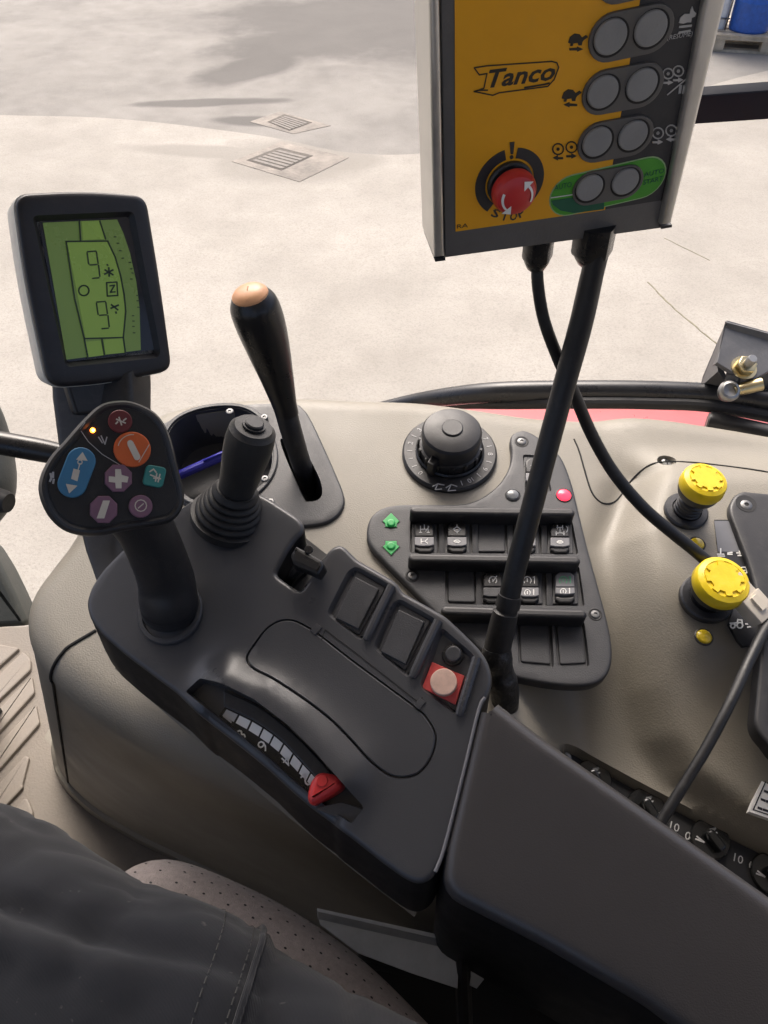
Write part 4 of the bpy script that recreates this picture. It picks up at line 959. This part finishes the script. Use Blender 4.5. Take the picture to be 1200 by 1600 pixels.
strokes('scale_ticks', D, [f3([(x, y), (x+8, y)]) for x, y in ((536, 270), (550, 300), (560, 335), (572, 370), (605, 390), (612, 420), (618, 440), (612, 468), (640, 545), (642, 570), (645, 600), (620, 640), (622, 665), (622, 690), (625, 720))], 1.5, sc_h+.0002, LCDK, scr)
pw = [(at(158, 560, .645), .036, .022), (at(160, 610, .645), .036, .022), (at(164, 680, .64), .034, .02), (at(162, 780, .635), .02, .016), (at(165, 850, .625), .014, .012), (at(185, 905, .61), .014, .012)]
lp_ = []
for i, (p, a, b) in enumerate(pw):
    sec = rpoly([(-a, -b), (a, -b), (a, b), (-a, b)], .008, 4); f0 = Frame(p, (0, .15, 1), (1, -.2, 0)); lp_.append([f0.w(q.x, q.y) for q in sec])
ob('post', loft(lp_), BLACK, None, mon, 50)
plate('neck_plate', D, [(98, 585), (215, 575), (222, 640), (118, 650)], -.02, -.011, BLACK, mon, .003, round_px=8)

# ================================================================== WRAPPER CONTROL BOX
box_ = thing('control_box', 'yellow and grey control box with grey push buttons and red stop button', 'control box', T.sub(930, 400, -.03).M)
TOPY = -210
BOXG = mat('box_grey', (.12, .115, .11), .5, .4, 700, .0004, dust=.1); STYEL = mat('sticker_yellow', (.84, .39, .012), .42, .15, 300, .0004, var=.06, vscale=8, dust=.05)
STGRY = mat('sticker_grey', (.036, .036, .039), .42, .15, 300, .0004, var=.08, dust=.05)
def edge_x(x0, y0, x1, y1, y): return x0+(x1-x0)*(y-y0)/(y1-y0)
Lx = lambda y: edge_x(670, 0, 679, 405, y); Li = lambda y: edge_x(689, 0, 696, 402, y)
Rx = lambda y: edge_x(1136, 0, 1050, 352, y); Ri = lambda y: edge_x(1101, 0, 1032, 356, y)
plate('case', T, [(Li(TOPY), TOPY), (696, 403), (1032, 357), (Ri(TOPY), TOPY)], -.031, -.002, BOXG, box_, .001)
def alu_rail(pts, m):
    L = ccw(T.uvs(pts, .003))
    return ob('side_rail', prism(L, -.033, .003, .0025, 4), m, T.M, box_)
alu_rail([(Lx(TOPY), TOPY), (679, 404), (695, 402), (Li(TOPY)-1, TOPY)], ALU); alu_rail([(Rx(TOPY), TOPY), (1050, 350), (1033, 353), (Ri(TOPY)+1, TOPY)], ALU)
plate('end_cap', T, [(679, 405), (696, 403), (696, 407), (680, 409)], -.031, .001, BLACK, box_); plate('end_cap', T, [(1033, 354), (1050, 351), (1050, 355), (1033, 358)], -.031, .001, BLACK, box_)
b_x = lambda y: edge_x(1000, 0, 945, 330, y)
ys = plate('yellow_sticker', T, [(710, TOPY), (712, 362), (b_x(328), 328), (b_x(TOPY), TOPY)], -.0025, -.0014, STYEL, box_)
gs = plate('grey_sticker', T, [(b_x(TOPY)+.5, TOPY), (b_x(327)+.5, 327), (1033, 313), (1100+42*.97, TOPY)], -.0025, -.00145, STGRY, box_)
strokes('sticker_edge', T, [[(1033, 313), (edge_x(1033, 313, 1106, 0, TOPY), TOPY)]], 2, -.0013, DEEP, box_)
PILL = mat('button_pill', (.115, .108, .1), .5, .3, 600, .0004); BTN = mat('button_grey', (.25, .25, .245), .5, .4, 700, .0004, dust=.08)
gcap = ccw(capsule(T.uv(893, 307), T.uv(1008, 280), T.m(940, 290, 33)))
GR1 = mat('sticker_green', (.07, .34, .03), .45, .1); GR2 = mat('sticker_dark_green', (.01, .11, .06), .45, .1)
ob('green_border', prism(offset(gcap, .0008), -.0016, -.0012), mat('pale_green', (.35, .5, .25), .5), T.M, box_, 0)
gg = ob('green_field', prism(gcap, -.0015, -.0009), GR1, T.M, box_, 0)
dk = [(861, 314), (900, 308), (944, 300), (944, 327), (897, 333), (876, 329), (864, 320)]
plate('dark_green_field', T, dk, -.001, -.0006, GR2, gg)
strokes('divide_line', T, [[(861, 309), (903, 303)]], 1.2, -.0005, WHITE, gg)
rows = [((955, 59), (1018, 46), 27.5, 36), ((943, 145), (1004, 134), 26, 34), ((934, 223), (990, 213), 24.5, 32), ((922, 295), (978, 285), 22.5, 28), ((969, -36), (1034, -50), 29, 38)]
for a, b, r, rp2 in rows:
    pil = ob('button_pill', prism(capsule(T.uv(*a), T.uv(*b), T.m(*a, rp2)), -.0014, .0006, .0005, 2), PILL, T.M, box_)
    for c_ in (a, b):
        disc('button_ring', T, c_, r+2, 0, .0009, DEEP, pil, .0002, 32)
        disc('push_button', T, c_, r-1, 0, .0024, BTN, pil, .0009, 32)
# emergency stop
es = (797, 292); ro = T.m(*es, 55); ri = T.m(*es, 39); uc_ = T.uv(797, 287)
def arc_band(a0, a1, n=24):
    return [uc_+Vector((math.cos(R(a0+(a1-a0)*k/n)), math.sin(R(a0+(a1-a0)*k/n))))*ro for k in range(n+1)]+[uc_+Vector((math.cos(R(a1+(a0-a1)*k/n)), math.sin(R(a1+(a0-a1)*k/n))))*ri for k in range(n+1)]
for a0, a1 in ((-40, 80), (102, 232)): ob('warning_arc', prism(arc_band(a0, a1), -.0015, -.0009), STGRY, T.M, box_, 0)
plate('exclamation_mark', T, [(797, 223), (804, 222), (802, 241), (798, 241)], -.0016, -.0008, STGRY, box_); disc('exclamation_dot', T, (799.5, 246), 3, -.0016, -.0008, STGRY, box_, 0, 12)
ef = T.sub(797, 288); rD = T.m(*es, 37)
eo = ob('stop_base', lathe([(rD*.98, -.002), (rD*.98, .001), (rD*.9, .002), (rD*.75, .002), (rD*.7, .006), (.001, .006)], 40), BLACK, ef.M, box_)
ob('stop_button', lathe([(rD*.75, .005), (rD*.93, .0060), (rD*.95, .008), (rD*.93, .010), (rD*.82, .0132), (rD*.6, .0152), (rD*.3, .0162), (.0005, .0164)], 44), RED, ef.M, eo)
for a0 in (-25, 155):
    P = []; 
    for k in range(9):
        a = R(a0+70*k/8); P.append(Vector((math.cos(a)*rD*.68, math.sin(a)*rD*.68)))
    Q = [p*.86/ .68*.68 for p in P]
    V = []; Fs = []
    for i, (p, q) in enumerate(zip(P, Q)): V += [(p.x, p.y, .0151), (q.x, q.y, .0159)]
    for i in range(8): Fs.append((2*i, 2*i+1, 2*i+3, 2*i+2))
    d_ = (P[-1]-P[-2]).normalized(); nn_ = Vector((d_.y, -d_.x)); tip = P[-1].lerp(Q[-1], .5); s_ = len(V)
    V += [(tip.x+nn_.x*.0036, tip.y+nn_.y*.0036, .0150), (tip.x-nn_.x*.0036, tip.y-nn_.y*.0036, .0161), (tip.x+d_.x*.0045, tip.y+d_.y*.0045, .0156)]; Fs.append((s_, s_+1, s_+2))
    ob('arrow_mark', mesh(V, Fs), WHITE, ef.M, eo, 0)
for ch, p0, p1 in (('S', (766, 338), (777, 341)), ('T', (781, 344), (792, 345)), ('O', (796, 345), (807, 344)), ('P', (812, 341), (821, 336))):
    text('lettering', ch, T, p0, p1, -.0012, STGRY, ys, hgt=14, bold=.02)
# maker's lettering: outlined slanted word in a swoosh
LOGO = mat('logo_ink', (.03, .025, .02), .5)
lo = [[(741, 106), (760, 103), (862, 96), (870, 98), (873, 105), (866, 124), (856, 135), (780, 145), (770, 149), (741, 143), (748, 141), (762, 141)], [(741, 106), (749, 117), (761, 115), (756, 138)], [(756, 138), (741, 143)]]
strokes('logo_outline', T, lo, 1.8, -.0011, LOGO, ys, .00015)
text('logo_lettering', 'Tanco', T, (762, 138), (866, 125), -.0012, LOGO, ys, hgt=27, shear=.25, bold=.022)
strokes('logo_swoosh', T, [[(820, 137), (850, 132), (858, 130)]], 2.4, -.0011, LOGO, ys, .00015)
text('lettering', 'RA', T, (714, 357), (731, 355), -.0012, LOGO, ys, hgt=7)
def tortoise(x, y, k, arrow):
    plate('tortoise_symbol', T, [(x-13, y+5), (x-10, y-4), (x-3, y-9), (x+5, y-8), (x+9, y-3), (x+15, y-7), (x+18, y-4), (x+11, y+1), (x+9, y+4), (x+8, y+9), (x+3, y+9), (x+2, y+5), (x-5, y+6), (x-6, y+10), (x-10, y+10), (x-9, y+6)], -.0016, -.0009, LOGO, ys)
    s = arrow; plate('arrow_symbol', T, [(x-11*s, y+14), (x+1*s, y+13), (x+1*s, y+11), (x+10*s, y+15), (x+1*s, y+19), (x+1*s, y+17), (x-11*s, y+17)], -.0016, -.0009, LOGO, ys)
tortoise(901, 62, 1, 1); tortoise(891, 149, 1, -1)
def wheels(c1, c2, m, par, a1, a2, r=8.5):
    strokes('wheel_symbol', T, [ring_pts(c, r, 14) for c in (c1, c2)]+[ring_pts(c, 1.6, 6) for c in (c1, c2)], 2, -.0011, m, par, .00015)
    for c, s in ((c1, a1), (c2, a2)):
        x, y = c[0], c[1]+14; plate('arrow_symbol', T, [(x-8*s, y-1), (x, y-1), (x, y-4), (x+8*s, y), (x, y+4), (x, y+2), (x-8*s, y+2)], -.0016, -.0009, m, par)
LTP = mat('light_print', (.45, .44, .42), .55)
wheels((872, 233), (893, 230), LOGO, ys, -1, 1); wheels((1028, 208), (1049, 204), LTP, gs, 1, -1); wheels((1044, 115), (1060, 111), LTP, gs, 1, 1, 8)
strokes('slash', T, [[(1043, 148), (1074, 122)]], 2, -.0011, LTP, gs, .00015)
for x in (1062, 1068): plate('pause_bar', T, [(x, 134), (x+4, 133), (x+2, 146), (x-2, 147)], -.0016, -.0009, LTP, gs)
plate('hare_symbol', T, [(1061, 36), (1063, 28), (1070, 22), (1078, 22), (1079, 16), (1082, 10), (1084, 17), (1088, 21), (1086, 26), (1081, 28), (1080, 35), (1074, 35), (1068, 37)], -.0016, -.0009, LTP, gs)
strokes('arrow_symbol', T, [[(1062, 42), (1080, 40)], [(1061, 51), (1078, 48)]], 3, -.0011, LTP, gs, .00015)
text('lettering', '(RESUME)', T, (1042, 65), (1081, 58), -.0012, LTP, gs, hgt=9)
text('lettering', 'AUTO', T, (866, 298), (893, 292), -.0007, GR2, gg, hgt=9)
text('lettering', 'AUTO', T, (1006, 277), (1037, 270), -.0007, GR2, gg, hgt=8); text('lettering', 'START', T, (1005, 289), (1035, 282), -.0007, GR2, gg, hgt=8)
# cable glands
def gland(p, r, dep, ln):
    a = at(p[0], p[1], dep); d = -T.y; F_ = Frame(a, d); hx = [Vector((math.cos(R(60*k)), math.sin(R(60*k))))*r for k in range(6)]
    g = ob('cable_gland', prism(rpoly(hx, .002, 2), -.012, ln, .004, 3), BLACK2, F_.M, box_)
    ob('neck', lathe([(r*.86, ln-.004), (r*.8, ln), (r*.6, ln+.005), (r*.5, ln+.006)], 24), BLACK2, F_.M, g)
gland((841, 385), .0108, .512, .011); gland((928, 372), .0145, .510, .013)

# ================================================================== GOOSENECK STAND AND CABLES
gn = thing('gooseneck_stand', 'thick black gooseneck stand holding up the control box', 'stand', Matrix.Translation(K.hit(785, 1075)))
gq = [(936, 385, .510, 18), (926, 425, .522, 18), (908, 505, .545, 18.5), (885, 590, .57, 18), (858, 690, .59, 17.5), (832, 790, .605, 17), (808, 880, .618, 16.5), (792, 950, .625, 16)]
ob('neck', tube([at(x, y, d) for x, y, d, r in gq], [r*d/FPX for x, y, d, r in gq], 20, 6), CABLE, None, gn)
gq = [(797, 930, .622, 18.5), (793, 948, .625, 19.5), (793, 949, .625, 17), (791, 956, .626, 17), (790, 957, .626, 20), (784, 982, .63, 21), (776, 1018, .636, 21)]
ob('sleeve', tube([at(x, y, d) for x, y, d, r in gq], [r*d/FPX for x, y, d, r in gq], 22, 0), BLACK, None, gn)
gq = [(777, 1012, .635, 22), (776, 1030, .638, 25), (780, 1046, .642, 22), (782, 1062, .646, 26), (788, 1082, .65, 23), (790, 1115, .66, 20)]
ob('tape_wrap', tube([at(x, y, d) for x, y, d, r in gq], [r*d/FPX for x, y, d, r in gq], 18, 5), mat('tape', (.02, .02, .021), .35, .8, 120, .003, dust=.1), None, gn)
ca = thing('box_cable', 'thin black cable curving from the box down past the yellow knobs', 'cable', Matrix.Translation(K.hit(1095, 868, .03)))
cq = [(841, 400, .518), (840, 440, .53), (850, 500, .55), (872, 560, .575), (895, 610, .60), (925, 680, .63), (960, 740, .65), (1005, 793, .66), (1050, 832, .665), (1085, 860, .668), (1125, 895, .672), (1150, 920, .665)]
ob('cord', tube([at(x, y, d) for x, y, d in cq], [9.6*d/FPX for x, y, d in cq], 14, 6), CABLE, None, ca)
CONN = mat('connector_plastic', (.66, .60, .50), .5, .1, 300)
cA, cB = at(1140, 905, .655), at(1196, 968, .645); F2 = Frame(cA, cB-cA, (1, .3, 0)); Lc = (cB-cA).length
def rbx(w_, h_, z0, z1, r_=.0015): return prism(rpoly([(-w_, -h_), (w_, -h_), (w_, h_), (-w_, h_)], r_, 3), z0, z1, .0008, 2)
cn = ob('connector', rbx(.0085, .007, .0, Lc*.62), CONN, F2.M, ca)
ob('plug', rbx(.0105, .008, Lc*.45, Lc*.98), CONN, F2.M, cn); ob('latch', prism([(-.003, .008), (.003, .008), (.003, .0105), (-.003, .0105)], Lc*.5, Lc*.8), CONN, F2.M, cn)
for i, (c_, dx) in enumerate((((.02, .05, .30), -4), ((.25, .02, .03), 0), ((.02, .12, .14), 4))):
    q = [at(1193+dx*.5, 968-dx, .646), at(1205, 985-dx, .65), at(1216, 1004-dx, .66)]
    ob('wire', tube(q, .0016, 8, 4), mat('wire_%d' % i, c_, .4), None, ca)
c2 = thing('lower_cable', 'black cable running from the white connector down behind the armrest', 'cable', Matrix.Translation(K.hit(1020, 1300)))
cq = [(1215, 960, .645), (1195, 985, .635), (1172, 1030, .62), (1140, 1100, .60), (1100, 1175, .588), (1060, 1240, .58), (1030, 1290, .575), (1012, 1330, .575), (985, 1390, .575)]
ob('cord', tube([at(x, y, d) for x, y, d in cq], [8.6*d/FPX for x, y, d in cq], 14, 6), CABLE, None, c2)

# ================================================================== SEAT, BRACKET, PERSON
seat = thing('seat', 'grey-brown perforated fabric seat cushion under the driver', 'seat', Matrix.Translation(EYE+Vector((-.05, .1, -.95))))
SEATM = mat('seat_fabric', (.30, .26, .25), .9, .7, 900, .0012, var=.18, vscale=220, sheen=.3)
zs = EYE.z-.70
sq = [(196, 1420, zs-.01), (206, 1424, zs+.0), (240, 1432, zs+.012), (330, 1468, zs+.012), (420, 1520, zs+.012), (510, 1592, zs+.012), (600, 1690, zs+.012), (720, 1840, zs+.012)]
sP = [at_z(x, y, z) for x, y, z in sq]; sr = [.018, .030, .044, .045, .046, .047, .048, .05]
ob('bolster', tube(sP, sr, 32, 8), SEATM, None, seat)
QQ = crom([Vector((*p, r)) for p, r in zip(sP, sr)], False, 10); V = []; Fs = []; acc = 0; row = 0
for i in range(1, len(QQ)-1):
    acc += (QQ[i].xyz-QQ[i-1].xyz).length
    if acc < .0105: continue
    acc = 0; row += 1; d = (QQ[i+1].xyz-QQ[i-1].xyz).normalized(); a = Vector((0, 0, 1)).cross(d).normalized(); b = d.cross(a)
    for k in range(-6, 6):
        th = R(90)+R(k*17+(8.5 if row % 2 else 0)); nr = a*math.cos(th)+b*math.sin(th); c_ = QQ[i].xyz+nr*(QQ[i].w+.0003); t1 = d; t2 = nr.cross(d); s_ = len(V)
        V += [c_+t1*(math.cos(R(60*j))*.0013)+t2*(math.sin(R(60*j))*.0009) for j in range(6)]; Fs.append(tuple(range(s_, s_+6)))
o_ = ob('perforations', mesh(V, Fs), DEEP, None, seat, 0); o_['kind'] = 'stuff'
cu_ = [at_z(x, y, zs) for x, y in ((180, 1460), (280, 1490), (490, 1620), (720, 1870))]
cl = [(p.x, p.y) for p in cu_]+[(-.15, -.35), (-.50, -.05), (-.33, .12)]
ob('cushion', prism(rpoly(cl, .05, 4), zs-.10, zs+.03, .03, 4), SEATM, None, seat)
_b0 = cabpt(-.30, -.32, 0); _b1 = cabpt(-.30, .28, 0); _b2 = cabpt(-.44, .24, 0); _b3 = cabpt(-.44, -.28, 0)
ob('backrest', prism(rpoly([p.xy for p in (_b0, _b1, _b2, _b3)], .05, 4), zs+.02, EYE.z-.12, .04, 4), SEATM, None, seat)  # out of view, added to hold light off the console
ob('seat_base', prism(rpoly([(p[0]*.85-.02, p[1]*.85-.03) for p in cl], .03, 4), FLOOR_Z, zs-.10), DEEP, None, seat)

bk = thing('support_bracket', 'folded bluish sheet metal bracket beneath the armrest beside the seat', 'bracket', Matrix.Translation(at(620, 1500, .62)))
GALV = mat('painted_sheet', (.36, .39, .43), .4, .3, 300, .0005, var=.2, dust=.2, metal=.2)
B1 = Frame(at(620, 1470, .575), (.05, -.35, .9))
plate('plate', B1, [(496, 1431), (520, 1430), (640, 1455), (718, 1478), (715, 1545), (640, 1520), (560, 1490), (500, 1445)], -.004, 0, GALV, bk, .0006)
ob('flange', loft([[B1.hit(716, 1479), B1.hit(496, 1431), B1.hit(497, 1436), B1.hit(716, 1486)], [p+Vector((0, .003, .008)) for p in (B1.hit(716, 1479), B1.hit(496, 1431), B1.hit(497, 1436), B1.hit(716, 1486))]]), GALV, None, bk, 0)
plate('tab', B1, [(736, 1494), (768, 1516), (745, 1545), (734, 1540)], -.004, -.001, GALV, bk, .0006)
ob('upright', tube([at(722, 1465, .575), at(724, 1550, .575), at(730, 1700, .575)], .0062, 10, 0, 1.6), DEEP, None, bk)
blk = Frame(at(780, 1540, .66), (.05, -.3, .9))
ob('lower_box', prism(rpoly(blk.uvs([(560, 1500), (720, 1530), (800, 1500), (1100, 1640), (1050, 1900), (650, 1900)]), .01), -.12, 0, .005), DEEP, blk.M, bk)

# the driver's right leg in dark work trousers; unseen torso added to shade the cab
TROU = bpy.data.materials.new('trouser_cloth'); TROU.use_nodes = True
nt = TROU.node_tree; N = nt.nodes; L = nt.links; pbs = N['Principled BSDF']; tc = N.new('ShaderNodeTexCoord')
n1 = N.new('ShaderNodeTexNoise'); n1.inputs['Scale'].default_value = 9; n1.inputs['Detail'].default_value = 7; L.new(tc.outputs['Object'], n1.inputs['Vector'])
cr = N.new('ShaderNodeValToRGB'); cr.color_ramp.elements[0].position = .3; cr.color_ramp.elements[0].color = (.008, .009, .012, 1); cr.color_ramp.elements[1].position = .75; cr.color_ramp.elements[1].color = (.020, .022, .028, 1)
L.new(n1.outputs[0], cr.inputs[0])
n2 = N.new('ShaderNodeTexNoise'); n2.inputs['Scale'].default_value = 130; n2.inputs['Detail'].default_value = 3; L.new(tc.outputs['Object'], n2.inputs['Vector'])
mr = N.new('ShaderNodeMapRange'); mr.inputs[1].default_value = .70; mr.inputs[2].default_value = .78; mr.inputs[4].default_value = .35; L.new(n2.outputs[0], mr.inputs[0])
mx = N.new('ShaderNodeMix'); mx.data_type = 'RGBA'; L.new(mr.outputs[0], mx.inputs[0]); L.new(cr.outputs[0], mx.inputs[6]); mx.inputs[7].default_value = (.2, .19, .17, 1)
L.new(mx.outputs[2], pbs.inputs['Base Color']); pbs.inputs['Roughness'].default_value = .85; pbs.inputs['Sheen Weight'].default_value = .25; pbs.inputs['Specular IOR Level'].default_value = .25
wv = N.new('ShaderNodeTexWave'); wv.inputs['Scale'].default_value = 420; wv.inputs['Distortion'].default_value = 1.5; L.new(tc.outputs['Object'], wv.inputs['Vector'])
bp = N.new('ShaderNodeBump'); bp.inputs['Strength'].default_value = .35; bp.inputs['Distance'].default_value = .0006; L.new(wv.outputs[0], bp.inputs['Height']); L.new(bp.outputs[0], pbs.inputs['Normal'])
zt = EYE.z-.592
axp = [Vector((.215, -.165, EYE.z-.08)), Vector((.215, -.165, EYE.z-.16)), Vector((.215, -.17, EYE.z-.30)), Vector((.205, -.165, EYE.z-.45)), Vector((.16, -.12, zt+.01)), Vector((.0, .0, zt)), Vector((-.125, .066, zt)), Vector((-.32, .166, zt)), Vector((-.45, .230, zt-.012)), Vector((-.52, .275, zt-.06)), Vector((-.54, .285, zt-.16)), Vector((-.52, .28, zt-.40)), Vector((-.51, .28, FLOOR_Z+.07))]
axr = [.05, .10, .14, .14, .13, .108, .101, .085, .072, .062, .058, .054, .05]
LQ = crom([Vector((*p, r)) for p, r in zip(axp, axr)], False, 26); NS = 96
def leg_pt(i, k):
    p = LQ[i].xyz; d = (LQ[min(i+1, len(LQ)-1)].xyz-LQ[max(i-1, 0)].xyz).normalized()
    a = d.cross(Vector((0, 0, 1)));  a = Vector((.5, .85, 0)) if a.length < .2 else a.normalized(); b = a.cross(d)
    th = 2*math.pi*k/NS; nr = a*math.cos(th)+b*math.sin(th)*.95
    r = LQ[i].w; q = p+nr*r
    s = i/26.0-4
    w = .006*noise.noise(Vector((q.x*9, q.y*9, q.z*9)))+.005*noise.noise(q*22)
    # folds running across the thigh and gathering at the hip
    f = math.sin(s*9+th*1.5+3*noise.noise(q*5))*.0035*max(0, math.sin(th))
    f2 = -.008*math.exp(-((th-R(70)-(s-2.6)*.55)/.09)**2)*math.exp(-((s-2.45)/.5)**2)+.006*math.exp(-((th-R(82)-(s-2.6)*.55)/.13)**2)*math.exp(-((s-2.45)/.5)**2)
    cr1 = abs(noise.noise(Vector((q.x*16+q.y*9, q.y*5-q.x*3, q.z*7)))); cr2 = abs(noise.noise(Vector((q.x*7-q.y*22, q.y*8+q.x*12, q.z*9+5))))
    w = w*.6-.0028*math.exp(-(cr1/.05)**2)-.0026*math.exp(-(cr2/.045)**2)*sstep(1.2, 2.2, s)+.001
    step = -.005 if s < hem_s(th) else 0
    return q+nr*(w+f+f2+step)
def hem_s(th): return 2.02-.20*min(th if th < 4 else 0, 2.2)
loops = [[leg_pt(i, k) for k in range(NS)] for i in range(len(LQ))]
person = tag(ob('person', loft(loops), TROU, None, None, 60), 'person in dark work trousers seated, only the thigh and knee showing', 'person')
HEMM = TROU
hemL = []; st1 = []; st2 = []
for k in range(0, NS//2+6):
    th = 2*math.pi*k/NS; i = (hem_s(th)+4)*26
    def on(ii, out):
        i0 = int(ii); p0 = leg_pt(i0, k); p1 = leg_pt(i0+1, k); q = p0.lerp(p1, ii-i0); c0 = LQ[i0].xyz; return q+(q-c0).normalized()*out
    hemL.append(on(i+1.2, .0015)); st1.append(on(i+2.2, .0006)); st2.append(on(i+5.2, .0006))
ob('hem', tube(hemL, .0022, 8, 0), TROU, None, person)
THR = mat('thread', (.085, .085, .08), .9)
for S in (st1, st2):
    V = []; Fs = []
    Sx = crom(S, False, 3)
    for j in range(0, len(Sx)-2, 3):
        a, b = Sx[j], Sx[j+2]; d = (b-a).normalized(); u_ = d.cross(Vector((0, 0, 1))).normalized()*.00045; n_ = u_.cross(d).normalized()*.0005; s_ = len(V)
        V += [a-u_, a+u_, b+u_, b-u_, a-n_-u_, a-n_+u_, b-n_+u_, b-n_-u_, a+n_, b+n_]; Fs += [(s_, s_+8, s_+9, s_+3), (s_+8, s_+1, s_+2, s_+9)]
    ob('stitching', mesh(V, Fs), THR, None, person, 0)['kind'] = 'stuff'
